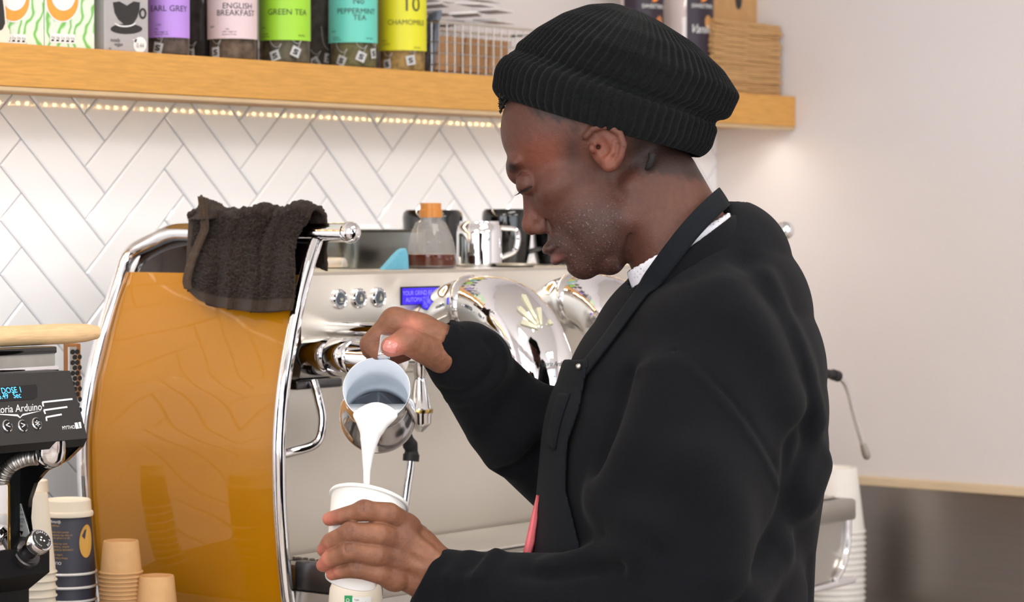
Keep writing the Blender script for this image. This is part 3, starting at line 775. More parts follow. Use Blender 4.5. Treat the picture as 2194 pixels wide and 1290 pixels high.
# sloping control panel
pa = np.array([GXR, *sil[0]]); pb = np.array([GXR, *sil[1]]); ey = nrm(pa - pb); ex = np.array([1., 0, 0]); nn = np.cross(ex, ey)
if nn[1] > 0: nn = -nn
def on_panel(px, py):
    v = ray(px, py); t = ((pa - CV) @ nn) / (v @ nn); return CV + t * v
fp = lambda px, py, off=.0012: flat(on_panel(px, py) + nn * off, ex, ey, 0)
b = MB(); q = [pa + np.array([-.2, 0, 0]), pa, pb, pb + np.array([-.2, 0, 0])]; b.prism([p + nn * .0002 for p in q], nn * .0012); pan = b.build('control_panel', mat('panel_matt_black', (38, 36, 36), .5, var=.05, vscale=90), gr, smooth=False)
S = 3.2 / FPX
def bar(b, x0, y0, x1, y1, w):
    a, c = on_panel(x0, y0), on_panel(x1, y1); d = nrm(c - a); s = np.cross(nn, d) * w * S / 2; b.prism([a + s + nn * .0015, c + s + nn * .0015, c - s + nn * .0015, a - s + nn * .0015], nn * .0004)
b = MB()
for (x0, y0, x1, y1, tx, ty) in ((89, 863, 153, 856, 91, 872), (92, 880, 142, 873, 95, 888), (97, 895, 130, 889, 98, 903)): bar(b, x0, y0, x1, y1, 3.5); bar(b, x0, y0, tx, ty, 3.5)
b.text('Victoria Arduino', .0125, fp(30, 877, .0016), shear=.25, sx=.95)
a = [on_panel(-20, 888), on_panel(36, 889), on_panel(41, 895), on_panel(47, 888), on_panel(87, 881), on_panel(46, 892), on_panel(41, 897), on_panel(35, 893)]
b.prism([p + nn * .0015 for p in a], nn * .0003)
b.text('MYTHOS', .0062, fp(147, 917, .0016), sx=.9); b.build('white_lettering', M['white'], pan, smooth=False)
b = MB(); b.prism([p + nn * .0014 for p in (on_panel(158, 907), on_panel(171, 905), on_panel(173, 918), on_panel(161, 920))], nn * .0003); b.build('logo_square', M['white'], pan, smooth=False)
b = MB(); b.text('1', .011, fp(166, 912, .0022)); b.build('logo_numeral', M['black'], pan, smooth=False)
b = MB(); q = [on_panel(-25, 832), on_panel(74, 825), on_panel(78, 831), on_panel(77, 851), on_panel(72, 856), on_panel(-25, 863)]; b.prism([p + nn * .0012 for p in q], nn * .001); ds = b.build('display', M['blackgloss'], pan, smooth=False)
b = MB(); b.text('DOSE 1', .0098, fp(22, 838, .0024), sx=.95); b.text('5.49   Sec', .0094, fp(18, 850, .0024), sx=.9); b.build('display_lettering', mat('cyan_pixels', (80, 190, 255), emit=(70, 180, 255), estr=1.6, var=.02), ds, smooth=False)
for px, py, ch in ((13, 914, '<'), (46, 914, '>'), (76, 909, '*')):
    c = on_panel(px, py) + nn * .001
    k_ = MB().lathe([(.0072, 0), (.0072, .002), (.0060, .0028), (.0058, .002)], c, nn, 28, caps=False).build('push_button', M['chrome'], pan)
    MB().lathe([(.0060, .0), (.0060, .0018), (0, .0022)], c, nn, 28).build('button_face', M['black'], k_)
    b = MB(); b.text(ch, .012 if ch != '*' else .017, flat(c + nn * .0026 - (ey * .0035 if ch == '*' else 0), ex, ey, 0)); b.build('button_symbol', M['white'], k_, smooth=False)
# hopper window strip above the panel
b = MB(); h0 = on_panel(148, 794); hy = h0[1] + .012
ht = PX(146, 742, GXR)[2]; hb_ = h0[2]
b.box((GXL, hy, hb_ - .002), (GXR - .004, hy + .10, hb_ + (ht - hb_) * .22), bev=.002); b.build('hopper_base', M['chrome'], gr)
b = MB(); b.box((GXL, hy + .003, hb_ + (ht - hb_) * .22), (GXR - .008, hy + .09, hb_ + (ht - hb_) * .72)); b.build('hopper_window', mat('smoked_clear', (150, 146, 140), .15, var=.1, vscale=30, coat=.3), gr, smooth=False)
b = MB(); b.box((GXL, hy + .001, hb_ + (ht - hb_) * .70), (GXR - .006, hy + .09, ht), bev=.002); b.build('hopper_lid', M['blackgloss'], gr)
# perforated guard and wooden plank standing behind the grinder
gx, gyy = GXR + .012, back - .02
zg = on_panel(150, 880)[2]
p0 = PY(149, 744, hy + .10); p1 = PY(164, 744, hy + .10)
b = MB(); b.box((p0[0], hy + .10, zg), (p1[0], hy + .103, p0[2])); gd = b.build('perforated_guard', M['steel2'], gr, smooth=False)
b = MB()
for k in range(15):
    for q in range(2): b.lathe([(.0032, 0), (.0032, .0006)], (p0[0] + .005 + q * .0075 + (k % 2) * .0035, hy + .0997, p0[2] - .006 - k * .0065), (0, -1, 0), 10)
tag(b.build('guard_holes', M['black'], gd, smooth=False), kind='stuff')
q0 = PY(164, 740, hy + .12); q1 = PY(172, 740, hy + .12)
MB().box((q0[0] - .004, hy + .12, zg), (q1[0] + .001, hy + .14, q0[2] + .002), bev=.001).build('wooden_side', mat('brown_plank', (150, 98, 52), .6, var=.15, vscale=20, stretch=(20, 20, 2)), gr, smooth=False)
# pale wooden rod lying on the grinder
ra = PY(-120, 730, hy + .03); rb = PY(207, 727, hy + .03); rz = ht + .0125
P_ = np.linspace(0, 1, 14); pts = [ra * (1 - q) + rb * q for q in P_]
for p in pts: p[2] = rz
tag(MB().tube(pts, [.0122] * 11 + [.0118, .0108, .008], 18).build('wooden_rod', mat('pale_beech', (222, 186, 140), .6, var=.12, vscale=14, stretch=(3, 40, 40)), None, loc=pts[5]), 'pale wooden rod lying across the top of the grinder', 'rod')
# chute, hose, portafilter fork, dial under the head
c = PX(108, 966, GXR - .04)
b = MB(); b.lathe([(.0185, .012), (.0180, 0), (.0165, -.010), (.012, -.017), (.006, -.0195), (0, -.020)], c, (0, 0, 1), 32); b.build('chute', M['chrome'], gr)
hs = spline([PX(80, 980, GXR - .045), PX(55, 982, GXR - .05), PX(25, 995, GXR - .055), PX(8, 1018, GXR - .06), PX(2, 1045, GXR - .062)], 70)
b = MB(); b.tube(hs, [.0088 * (1 + .10 * math.sin(i * 1.8)) for i in range(70)], 14); b.build('metal_hose', M['steel2'], gr)
c0 = PX(-60, 1036, GXR - .06); c1 = PX(19, 1036, GXR - .06); cb = PX(19, 1198, GXR - .06)
b = MB(); b.box((c0[0] - .05, c1[1], cb[2]), (c1[0], c1[1] + .03, c1[2]), bev=.003); b.build('dose_holder', M['chrome'], gr)
b = MB(); b.box((c1[0], c1[1], cb[2]), (c1[0] + .002, c1[1] + .03, c1[2])); b.build('holder_edge', mat('brass_edge', (196, 160, 90), .25, 1, var=.03), gr, smooth=False)
lo_, hi_ = PX(26, 1080, GXR - .03), PX(64, 1158, GXR - .03)
yl = sil[7][0] + .0105
xl = GXR - .0064; b = MB(); q = [PX(22, 1082, xl), PX(45, 1079, xl), PX(63, 1140, xl), PX(60, 1160, xl), PX(22, 1162, xl)]; b.prism([tuple(p) for p in q], (-.0006, 0, 0)); lab = b.build('warning_label', M['white'], gr, smooth=False)
b = MB()
for tx, py in (('CON', 1087), ('TERMICA', 1092), ('BREVETTATO', 1102), ('MOTOR WITH', 1112), ('TERM. PROTECT.', 1118), ('PATENTED', 1127)): b.text(tx, .0036, flat(PX(40, py, xl - .0008), (0, -1, 0), (0, 0, 1)), sx=.9)
q = [PX(42, 1137, xl - .001), PX(50, 1139, xl - .001), PX(46, 1148, xl - .001)]; b.add([tuple(p) for p in q], [(0, 1, 2)])
b.build('label_lettering', M['black'], lab, smooth=False)
dc = PX(58, 1186, GXR - .035); dx = nrm(PX(82, 1158, GXR - .01) + np.array([0, -.02, .006]) - dc)
dax = nrm(-.55 * FV * 1.0 + .62 * RV + .55 * UV)
b = MB(); b.lathe([(.0172, -.006), (.0172, .0), (.0150, .001), (.0150, .003), (.0095, .004), (.0080, .016), (.0095, .020)], dc, dax, 36); dial = b.build('dial_base', M['dsteel'], gr, sharp=40)
for k in range(40):
    pass
b = MB(); kc = dc + dax * .018; b.lathe([(.0120, 0), (.0145, .002), (.0150, .004), (.0150, .012), (.0142, .0135), (.0120, .014)], kc, dax, 40); b.build('knob', M['chrome'], dial, sharp=40)
b = MB(); b.lathe([(.0122, .0135), (.0122, .0146), (0, .0150)], kc, dax, 36); b.build('knob_face', M['black'], dial)
u = nrm(np.cross((0, 0, 1.), dax)); v = np.cross(dax, u)
def arc_text(b, s, r, a0, size):
    n_ = len(s)
    for i, chh in enumerate(s):
        a = math.radians(a0) + (i - (n_ - 1) / 2) * size * .78 / r
        o_ = kc + dax * .0153 + (u * math.sin(a) + v * math.cos(a)) * r
        b.text(chh, size, flat(o_, u * math.cos(a) - v * math.sin(a), u * math.sin(a) + v * math.cos(a), 0))
b = MB(); arc_text(b, 'COARSE', .0095, 20, .0036); arc_text(b, 'FINE', .0095, 130, .0036); arc_text(b, 'PATENTED', .0095, 255, .0026)
for a, r in ((0, .003), (140, .0038), (250, .003)):
    o_ = kc + dax * .0154 + (u * math.sin(math.radians(a)) + v * math.cos(math.radians(a))) * r * .8; b.lathe([(.0013, 0), (.0011, .0002)], o_, dax, 10)
b.build('knob_lettering', M['white'], dial, smooth=False)

# ================================================================== paper cups in upside-down stacks
M['kraft'] = mat('kraft_card', (206, 162, 112), .75, var=.05, vscale=60, bump=.1, bscale=300)
M['cupwhite'] = mat('cup_card', (232, 222, 204), .6, var=.02, vscale=40)
M['cupdark'] = mat('slate_print', (58, 60, 72), .55, var=.04, vscale=60)
def cup_mesh(name, m, rb, rr, h, z, ctr, parent=None, lip=None, lab=None, cat=None, grp=None, seg=40):
    # upturned: narrow base on top, rolled rim at the bottom
    t = thing(name, (ctr[0], ctr[1], z), lab, cat, grp)
    c = np.array([ctr[0], ctr[1], z])
    MB().lathe([(rr * .985, .0015), (rb, h - .0015), (rb - .001, h), (rb - .0022, h), (rb - .0025, h - .004), (0, h - .0042)], c, (0, 0, 1), seg, caps=False).build('cup_wall', m, t)
    MB().lathe([(rr - .001, .0035), (rr + .0008, .0030), (rr + .0016, .0016), (rr + .0006, .0002), (rr - .0012, .0004)], c, (0, 0, 1), seg, caps=False).build('rolled_rim', lip or m, t)
    return t
ORD = ['first', 'second', 'third', 'fourth', 'fifth', 'sixth', 'seventh', 'eighth', 'ninth', 'tenth', 'eleventh', 'twelfth', 'thirteenth', 'fourteenth', 'fifteenth', 'sixteenth', 'seventeenth', 'eighteenth']
def stack(name, m, px, y_top, Y, rb, rr, h, count, sp, labs, cat, grp, lip=None, CTR=1.0355):
    p = PY(px, y_top, Y); top = p[2]; out = []
    zs_ = [top - h - sp * k for k in range(count)]
    if zs_[-1] < CTR: zs_ = [z for z in zs_ if z >= CTR]
    dz = zs_[-1] - CTR - .0005
    while dz > sp: zs_.append(zs_[-1] - sp); dz = zs_[-1] - CTR
    src = None
    for k, z in enumerate(zs_):
        lab = labs[0] if k == 0 else labs[1].replace(' nested in', ', %s from top of' % ORD[k] if k < len(ORD) else ' nested low in')
        if src is None: src = cup_mesh(name, m, rb, rr, h, z, p[:2], lip=lip, lab=lab, cat=cat, grp=grp); out.append(src)
        else:
            o = copy_tree(src, (p[0], p[1], z)); o['label'] = lab; out.append(o)
    return p, out, zs_
RIS = 1.035
t = thing('cup_riser', (2.28, -.3, CTR), 'black steel riser carrying the paper cup stacks beside the grinder', 'riser')
MB().box((2.16, -.47, RIS - .006), (2.455, -.15, RIS), bev=.002).build('top_plate', M['black'], t, smooth=False)
for x in (2.17, 2.435):
    for y in (-.46, -.17): MB().box((x, y, CTR), (x + .012, y + .012, RIS - .006)).build('leg', M['black'], t, smooth=False)
K = lambda px, Y: proj(PY(px, 1150, Y))[2] / FPX
s1 = K(260, -.40)
p, kr, kz = stack('kraft_cup', M['kraft'], 259, 1158, -.40, 38 * s1, 45 * s1, 70 * s1, 6, 9 * s1, ('topmost kraft paper cup of the taller stack by the yellow panel', 'kraft paper cup nested in the taller stack by the yellow panel'), 'cup', 'kraft cups of the taller stack')
s2 = K(336, -.44)
stack('kraft_cup', M['kraft'], 335, 1233, -.44, 38 * s2, 45 * s2, 70 * s2, 6, 9 * s2, ('topmost kraft paper cup of the shorter stack by the yellow panel', 'kraft paper cup nested in the shorter stack by the yellow panel'), 'cup', 'kraft cups of the shorter stack')
s3 = K(84, -.36)
stack('white_cup', M['cupwhite'], 74, 1056, -.36, 28 * s3, 45 * s3, 172 * s3, 9, 17 * s3, ('topmost cream paper cup of the stack behind the grinder', 'cream paper cup nested in the stack behind the grinder'), 'cup', 'cream cups of the stack behind the grinder')
# slate cups with print, a lid over the top one
s4 = K(142, -.33); rb4, rr4, h4 = 48 * s4, 60 * s4, 150 * s4
pd, dk, dz_ = stack('slate_cup', M['cupdark'], 145, 1078, -.33, rb4, rr4, h4, 4, 29 * s4, ('lidded slate printed paper cup on top of its upturned stack', 'slate printed paper cup with white rim nested in the lidded stack'), 'cup', 'slate cups of the lidded stack', lip=M['white'])
ctr = np.array([pd[0], pd[1], 0])
def cupmap(px, py, off=.0005):           # a spot on the slate cup's wall
    def f(x, y, px=px, py=py):
        z = PY(px, py, -.33)[2] + y; t = (z - dz_[0]) / h4; r = rr4 + (rb4 - rr4) * t + off
        a0 = math.asin(max(-1, min(1, (px - 145) * s4 / r))); a = a0 + x / r
        return ctr + (RV * math.sin(a) - nrm(FV * np.array([1, 1, 0])) * math.cos(a)) * r + np.array([0, 0, z])
    return f
top_cup = dk[0]
b = MB()
for tx, px, py, sz in (('OUR STORY', 118, 1203, .0052), ('#WG', 108, 1106, .005), ): b.text(tx, sz, lambda x, y, f=cupmap(px, py): f(-x, -y))
b.text('@changeplease', .0045, lambda x, y, f=cupmap(117, 1117): f(-x, -y)); b.build('white_print', M['white'], top_cup, smooth=False)
b = MB()
for tx, px, py in (('changeplease.org', 118, 1125), ('doesn\'t just taste good', 130, 1137), ('to help the homeless. Every', 132, 1143), ('sip is a small revolution', 132, 1149), ('turn the beans to', 133, 1161), ('skilled. Trained them', 133, 1167), ('CHANGE PLEASE supports', 134, 1173), ('coffee was given', 125, 1185), ('What if the humble', 132, 1191)): b.text(tx, .0034, lambda x, y, f=cupmap(px, py): f(-x, -y))
b.build('gold_print', mat('gold_print', (190, 150, 90), .5, var=.02), top_cup, smooth=False)
b = MB(); f = cupmap(190, 1150, .0006); b.add([f(.014 * math.cos(a) * .8, .021 * math.sin(a)) for a in np.linspace(0, 6.283, 28)[:-1]], [tuple(range(27))]); b.build('gold_roundel', mat('gold_roundel', (212, 166, 84), .5, var=.05), top_cup, smooth=False)
for o, txt_y in ((dk[1], .012),):
    pass
lz = dz_[0] + h4
MB().lathe([(rb4 + .0035, .0), (rb4 + .0042, .003), (rb4 + .0035, .0055), (rb4 + .0015, .007), (rb4 + .0006, .020), (rb4 - .0010, .0215), (rb4 - .004, .0205), (rb4 - .006, .0185), (0, .018)], (pd[0], pd[1], lz - .016), (0, 0, 1), 44, caps=False).build('lid', M['cupwhite'], top_cup)
s5 = K(80, -.20)
pq, dk2, dz2 = stack('slate_cup', M['cupdark'], 74, 1036, -.20, 27 * s5, 33 * s5, 110 * s5, 2, 20 * s5, ('slate paper cup half hidden behind the grinder', 'slate paper cup nested in the stack half hidden behind the grinder'), 'cup', 'slate cups behind the grinder', lip=M['white'])
MB().lathe([(29.5 * s5, 0), (30 * s5, .003), (28.5 * s5, .005), (28 * s5, .016), (26 * s5, .017), (0, .015)], (pq[0], pq[1], pq[2] - .012), (0, 0, 1), 36, caps=False).build('lid', M['cupwhite'], dk2[0])
# tall white stack at the right end
s6 = proj(PY(1790, 1150, -.36))[2] / FPX
stack('large_white_cup', mat('white_card', (240, 236, 230), .55, var=.015, vscale=40), 1788, 1001, -.36, 48 * s6, 66 * s6, 138 * s6, 16, 13 * s6, ('topmost large white paper cup right of the espresso machine', 'large white paper cup nested in the stack right of the espresso machine'), 'cup', 'large white cups of the right-hand stack', CTR=CTR)
# cream carton with a green and white sticker below the held cup
pc = PY(762, 1255, -.735)
ct = thing('milk_bottle', (pc[0], pc[1], CTR), 'cream plastic bottle with green and white sticker below the held cup', 'bottle')
rr_ = 58 * proj(pc)[2] / FPX; hh = pc[2] - CTR + .012
MB().lathe([(rr_ * .95, 0), (rr_, .004), (rr_, hh - .03), (rr_ * .96, hh - .015), (rr_ * .82, hh - .004), (rr_ * .6, hh), (rr_ * .4, hh), (rr_ * .4, hh + .008), (0, hh + .008)], (pc[0], pc[1], CTR), (0, 0, 1), 40).build('body', M['cupwhite'], ct)
def wrapm(z, off, a0): 
    return lambda x, y: np.array([pc[0], pc[1], z + y]) + (RV * math.sin(a0 + x / (rr_ + off)) - nrm(FV * np.array([1, 1, 0])) * math.cos(a0 + x / (rr_ + off))) * (rr_ + off)
def patch(b, f, x0, x1, y0, y1, n=10): b.grid(np.array([[f(x, y) for y in (y0, y1)] for x in np.linspace(x0, x1, n)]))
zc_ = PY(762, 1300, -.735 - rr_)[2]
b = MB(); patch(b, wrapm(zc_, .0006, 0), -.012, -.002, -.02, .011); b.build('green_sticker', mat('green_sticker', (24, 150, 84), .5, var=.02), ct)
b = MB(); patch(b, wrapm(zc_, .0006, 0), -.002, .022, -.02, .009); b.build('white_sticker', M['white'], ct)
b = MB(); f_ = wrapm(zc_, .0011, 0); b.text('OPENED', .0062, lambda x, y: f_(-.0075 - y, x - .004)); b.build('sticker_lettering', M['white'], ct, smooth=False)
b = MB(); b.text('Type', .003, lambda x, y: f_(.003 + x, .006 + y)); b.text('Rolling', .003, lambda x, y: f_(.0045 + x, .002 + y)); b.text('1 : 7', .003, lambda x, y: f_(.012 + x, .002 + y)); b.build('sticker_print', M['black'], ct, smooth=False)
# ================================================================== oak shelf with LED strip
SY, SZ0, SZ1 = -.188, 1.739, 1.796
sh = thing('wall_shelf', (3.2, -.09, SZ0), 'long oak wall shelf above the herringbone tiles', 'shelf')
MB().box((1.1, SY, SZ0), (XR - .001, -.008, SZ1), bev=.0015).build('board', M['oak'], sh, smooth=False)
MB().box((1.1, SY + .001, SZ0 - .0066), (XR - .002, SY + .006, SZ0), bev=.001).build('led_profile', mat('brass_profile', (226, 200, 160), .3, .8, var=.05), sh, smooth=False)
b = MB()
for k in range(161):
    x = 1.3 + k * .0180
    b.box((x, SY + .020, SZ0 - .0049), (x + .0034, SY + .0234, SZ0 - .0004))
tag(b.build('led_chips', M['led'], sh, smooth=False), kind='stuff')
l = area_light('led_strip_light', (2.765, SY + .028, SZ0 - .006), (2.765, SY + .028 + .008, SZ0 - .16), 2.93, .006, 2.8, (1.0, .95, .86), 150); l.parent = None
SHZ = SZ1 + .0004
def sx(px, Y): return PY(px, 110, Y)[0]
def sz(px, py, Y): return PY(px, py, Y)[2]
def K2(px, Y): return proj(PY(px, 100, Y))[2] / FPX
# ---- cartons
def carton(name, px0, px1, Yf, depth, h, m, lab, grp):
    x0, x1 = sx(px0, Yf), sx(px1, Yf)
    t = thing(name, ((x0 + x1) / 2, Yf + depth / 2, SHZ), lab, 'carton', grp)
    MB().box((x0, Yf, SHZ), (x1, Yf + depth, SHZ + h), bev=.0012).build('pack', m, t, smooth=False)
    d = depth / 2; b = MB(); b.prism([(x0, Yf, SHZ + h), (x0, Yf + depth, SHZ + h), (x0, Yf + d, SHZ + h + .03)], (x1 - x0, 0, 0)); b.build('gable_top', m, t, smooth=False)
    return t, x0, x1
def front_poly(b, pts, Yf, off=.0006): b.add([PY(x, y, Yf - off) for x, y in pts], [tuple(range(len(pts)))])
def circ(cx, cy, rx, ry, a0=0, a1=360, n=36): return [(cx + rx * math.cos(math.radians(a)), cy + ry * math.sin(math.radians(a))) for a in np.linspace(a0, a1, n, endpoint=a1 - a0 < 360)]
mg = mat('marbled_green_carton', (226, 236, 222), .5)
nt = mg.node_tree; wv = nt.nodes.new('ShaderNodeTexWave'); wv.inputs['Scale'].default_value = 16; wv.inputs['Distortion'].default_value = 14; wv.inputs['Detail'].default_value = 2; wv.inputs['Detail Scale'].default_value = 1.2
tc = nt.nodes.new('ShaderNodeTexCoord'); nt.links.new(tc.outputs['Object'], wv.inputs['Vector'])
rp_ = nt.nodes.new('ShaderNodeValToRGB'); el = rp_.color_ramp.elements; el[0].color = lin((120, 190, 90)) + (1,); el[0].position = 0; el[1].position = .45; el[1].color = lin((222, 234, 216)) + (1,); e = el.new(.2); e.color = lin((170, 214, 150)) + (1,)
nt.links.new(wv.outputs['Color'], rp_.inputs['Fac']); nt.links.new(rp_.outputs['Color'], nt.nodes['Principled BSDF'].inputs['Base Color'])
mo = mat('orange_print', (240, 164, 70), .5, var=.06, vscale=60); mw = M['white']; mk = mat('ink_black', (46, 44, 44), .5, var=.03)
YF1 = -.168
for (a, c, dx, lab) in ((-8, 95, 0, 'green marbled drink carton half hidden by the cut-out card'), (97, 203, 105, 'green marbled drink carton beside the grey carton')):
    t, x0, x1 = carton('drink_carton', a, c, YF1, .07, .20, mg, lab, 'green marbled cartons')
    cx = 134 - (105 if dx == 0 else 0)
    b = MB(); front_poly(b, circ(cx, 0, 37, 48), YF1, .0005); b.build('cup_rim_print', mw, t, smooth=False)
    b = MB(); front_poly(b, circ(cx, 0, 34, 45), YF1, .0008); b.build('coffee_print', mo, t, smooth=False)
    b = MB(); front_poly(b, circ(cx + 2, -10, 26, 33), YF1, .0011); b.build('milk_foam_print', mw, t, smooth=False)
    b = MB(); b.add([PY(x, y, YF1 - .0006) for x, y in ((cx - 27, 71), (cx + 27, 74), (cx + 27, 94), (cx - 27, 91))], [(0, 1, 2, 3)]); b.build('nutrition_panel', mw, t, smooth=False)
    b = MB()
    for k in range(5): front_poly(b, circ(cx - 21 + k * 10.6, 88 + k * .6, 3.4, 4, 180, 360, 12), YF1, .0010)
    for k, s_ in enumerate(('0.2g', '3.2g', '2.1g', '2.7g', '0.1g')): b.text(s_, .0042, flat(PY(cx - 21 + k * 10.6, 80 + k * .6, YF1 - .0008), (1, 0, 0), (0, 0, 1)), sx=.9)
    b.build('nutrition_print', mk, t, smooth=False)
mgrey = mat('grey_carton', (176, 172, 172), .5, var=.03, vscale=300)
for (a, c, Yf, lab) in ((158, 240, -.092, 'grey drink carton squeezed between green and grey cartons'), (224, 318, YF1, 'grey drink carton with black cup picture')):
    t, x0, x1 = carton('grey_drink_carton', a, c, Yf, .07, .20, mgrey, lab, 'grey drink cartons')
    o = 0 if c == 318 else -96
    b = MB(); front_poly(b, [(242 + o, 5), (246 + o, 28), (254 + o, 42), (266 + o, 52), (275 + o, 55), (286 + o, 50), (294 + o, 38), (299 + o, 20), (300 + o, 5), (286 + o, 3), (272 + o, 12), (256 + o, 3)], Yf, .0006)
    front_poly(b, circ(271 + o, 62, 34, 11), Yf, .0005)
    hd_ = circ(306 + o, 29, 8, 12, 0, 360, 24); hi_ = circ(306 + o, 29, 4, 7, 0, 360, 24)
    b.add([PY(x, y, Yf - .0006) for x, y in hd_ + hi_], [(k, (k + 1) % 24, 24 + (k + 1) % 24, 24 + k) for k in range(24)])
    b.text('totally', .0072, flat(PY(247 + o, 86, Yf - .0006), (1, 0, 0), (0, 0, 1)), shear=.2); b.text('vegan', .0072, flat(PY(254 + o, 95, Yf - .0006), (1, 0, 0), (0, 0, 1)), shear=.2); b.text('1L', .0072, flat(PY(236 + o, 106, Yf - .0006), (1, 0, 0), (0, 0, 1)))
    b.build('black_print', mk, t, smooth=False)
    b = MB(); front_poly(b, circ(268 + o, 47, 24, 11, 20, 160, 16) + circ(268 + o, 44, 24, 11, 160, 20, 16), Yf, .0009); front_poly(b, circ(300 + o, 96, 14, 17), Yf, .0006); front_poly(b, [(284 + o, 84), (294 + o, 84), (291 + o, 92)], Yf, .0006); b.build('white_print', mw, t, smooth=False)
    b = MB(); b.text('0.44', .0100, flat(PY(300 + o, 98, Yf - .0010), (1, 0, 0), (0, 0, 1)), sx=.85); b.build('badge_lettering', mat('badge_grey', (150, 146, 146), .5, var=.02), t, smooth=False)
# cut-out card at the left edge
t = thing('cutout_card', (sx(-10, YF1 - .012), YF1 - .012, SHZ), 'cream and black cut-out card at the left end of the shelf', 'card')
b = MB(); q = [(-40, -60), (0, -40), (9, -5), (12, 20), (14, 52), (21, 66), (21, 86), (12, 95), (-40, 92)]; b.prism([tuple(PY(x, y, YF1 - .012)) for x, y in q], (0, .002, 0)); b.build('card', mat('cream_card', (238, 226, 206), .6, var=.02), t, smooth=False)
b = MB(); b.add([PY(x, y, YF1 - .0128) for x, y in ((-40, -50), (0, -30), (6, 0), (9, 24), (11, 50), (6, 62), (2, 65), (-40, 60))], [tuple(range(8))]); b.build('black_patch', mk, t, smooth=False)
# ---- tea jars
YJ = -.128
M['jar'] = mat('clear_jar', (238, 240, 242), rough=.04, trans=1.0, var=.01, ior=1.2)
def jar(px, rpx, lab, colr, lines, ydn, content, grp='tea jars at the front of the shelf', Y=YJ, tagn=2, ytxt=None, label=True):
    s = K2(px, Y); r = rpx * s; c = np.array([sx(px, Y), Y, SHZ])
    t = thing('tea_jar', c, lab, 'jar', grp)
    h = .17
    MB().lathe([(r * .96, 0), (r, .003), (r, h - .01), (r * .8, h), (r * .8, h + .01)], c, (0, 0, 1), 40, caps=False).build('jar_shell', M['jar'], t)
    MB().lathe([(r * .84, h + .006), (r * .86, h + .03), (r * .8, h + .032), (0, h + .032)], c, (0, 0, 1), 32, caps=False).build('lid', M['black'], t)
    # tea bags inside
    mm = mat('tea_' + lab.split()[0], content, .8, var=.45, vscale=70, bump=1.0, bscale=90)
    b = MB(); rr_ = np.random.default_rng(int(px))
    for k in range(26):
        a = rr_.uniform(0, 6.28); q = c + np.array([math.cos(a), math.sin(a), 0]) * r * rr_.uniform(.25, .62) + np.array([0, 0, .012 + .145 * rr_.random()])
        u, v, w = [nrm(x) for x in rr_.normal(size=(3, 3))]; z = r * .42
        b.add([q + u * z * .8, q - u * z * .5 + v * z * .7, q - u * z * .5 - v * z * .7, q + w * z * .7], [(0, 1, 2), (0, 2, 3), (0, 3, 1), (1, 3, 2)])
    b.lathe([(r * .78, .004), (r * .8, .15), (0, .152)], c, (0, 0, 1), 24)
    tag(b.build('tea_bags', mm, t, smooth=False), kind='stuff')
    fw = nrm(FV * np.array([1, 1, 0])) * -1
    def wm(off): return lambda x, y: c + np.array([0, 0, y]) + (RV * math.sin(x / (r + off)) + fw * math.cos(x / (r + off))) * (r + off)
    if label:
        zl = sz(px, ydn, Y - r) - SHZ; A = 1.40 * r
        ml = mat('label_' + lab.split()[0], colr, .45, var=.03, vscale=12)
        b = MB(); f = wm(.0012); b.grid(np.array([[f(x, y) for y in (zl, zl + .095)] for x in np.linspace(-A, A, 28)])); lo_ = b.build('paper_label', ml, t)
        b = MB(); f2 = wm(.0018)
        for (tx, px_, py_, sz_) in lines:
            zz_ = sz(px, py_, Y - r) - SHZ; x_ = r * math.asin(max(-.95, min(.95, (px_ - px) * s / r)))
            b.text(tx, sz_, lambda x, y, zz_=zz_, x_=x_: f2(x_ + x, zz_ + y))
        b.build('label_lettering', mk, lo_, smooth=False)
    for k in range(tagn):
        a = (-.5, .35, .9)[k] + rr_.uniform(-.2, .2); z0 = .012 + .006 * k
        f3 = wm(-.0022); tw_ = .0075; rot = rr_.uniform(-.5, .5)
        b = MB(); cs_, sn = math.cos(rot), math.sin(rot)
        b.grid(np.array([[f3(a * r + (x * cs_ - y * sn), z0 + (x * sn + y * cs_)) for y in (-tw_, tw_)] for x in np.linspace(-tw_, tw_, 5)])); tg = b.build('bag_tag', M['white'], t)
        f4 = wm(-.0018); b = MB(); P_ = []
        for q in [(-.6, -.55), (.35, -.55), (.5, -.3), (.3, -.05), (-.3, .0), (-.5, .25), (-.3, .5), (.6, .5)]: P_.append(f4(a * r + (q[0] * tw_ * cs_ - q[1] * tw_ * sn) * .8, z0 + (q[0] * tw_ * sn + q[1] * tw_ * cs_) * .8))
        b.tube(P_, .0011, 5); b.build('tag_mark', mk, tg)
        b = MB(); f5 = wm(-.0015); b.tube(spline([f5(a * r + .004, z0 + .006), f5(a * r + .010, z0 + .018), f5(a * r + .003, z0 + .012), f5(a * r - .008, z0 + .022), f5(a * r - .012, z0 + .05)], 20), .0004, 5); b.build('string', M['white'], t)
    return t
sm = .0034
jar(362, 45, 'lilac labelled tea jar reading EARL GREY', (184, 142, 226), [('EARL GREY', 368, 17, .0120), ('5 YRS', 345, 52, sm), ('TEA', 341, 61, sm), ('milk + sugar ok', 350, 67, sm), ('brews to 4 min', 352, 72, sm)], 79, (112, 98, 88), tagn=1)
jar(499, 53, 'pale pink labelled tea jar reading ENGLISH BREAKFAST', (222, 200, 204), [('ENGLISH', 516, 11, .0120), ('BREAKFAST', 513, 26, .0120), ('BREW', 460, 55, sm), ('TEA', 493, 61, sm), ('milk + sugar ok', 497, 66, sm), ('brews to 4 min', 497, 72, sm)], 81, (118, 100, 84), tagn=1)
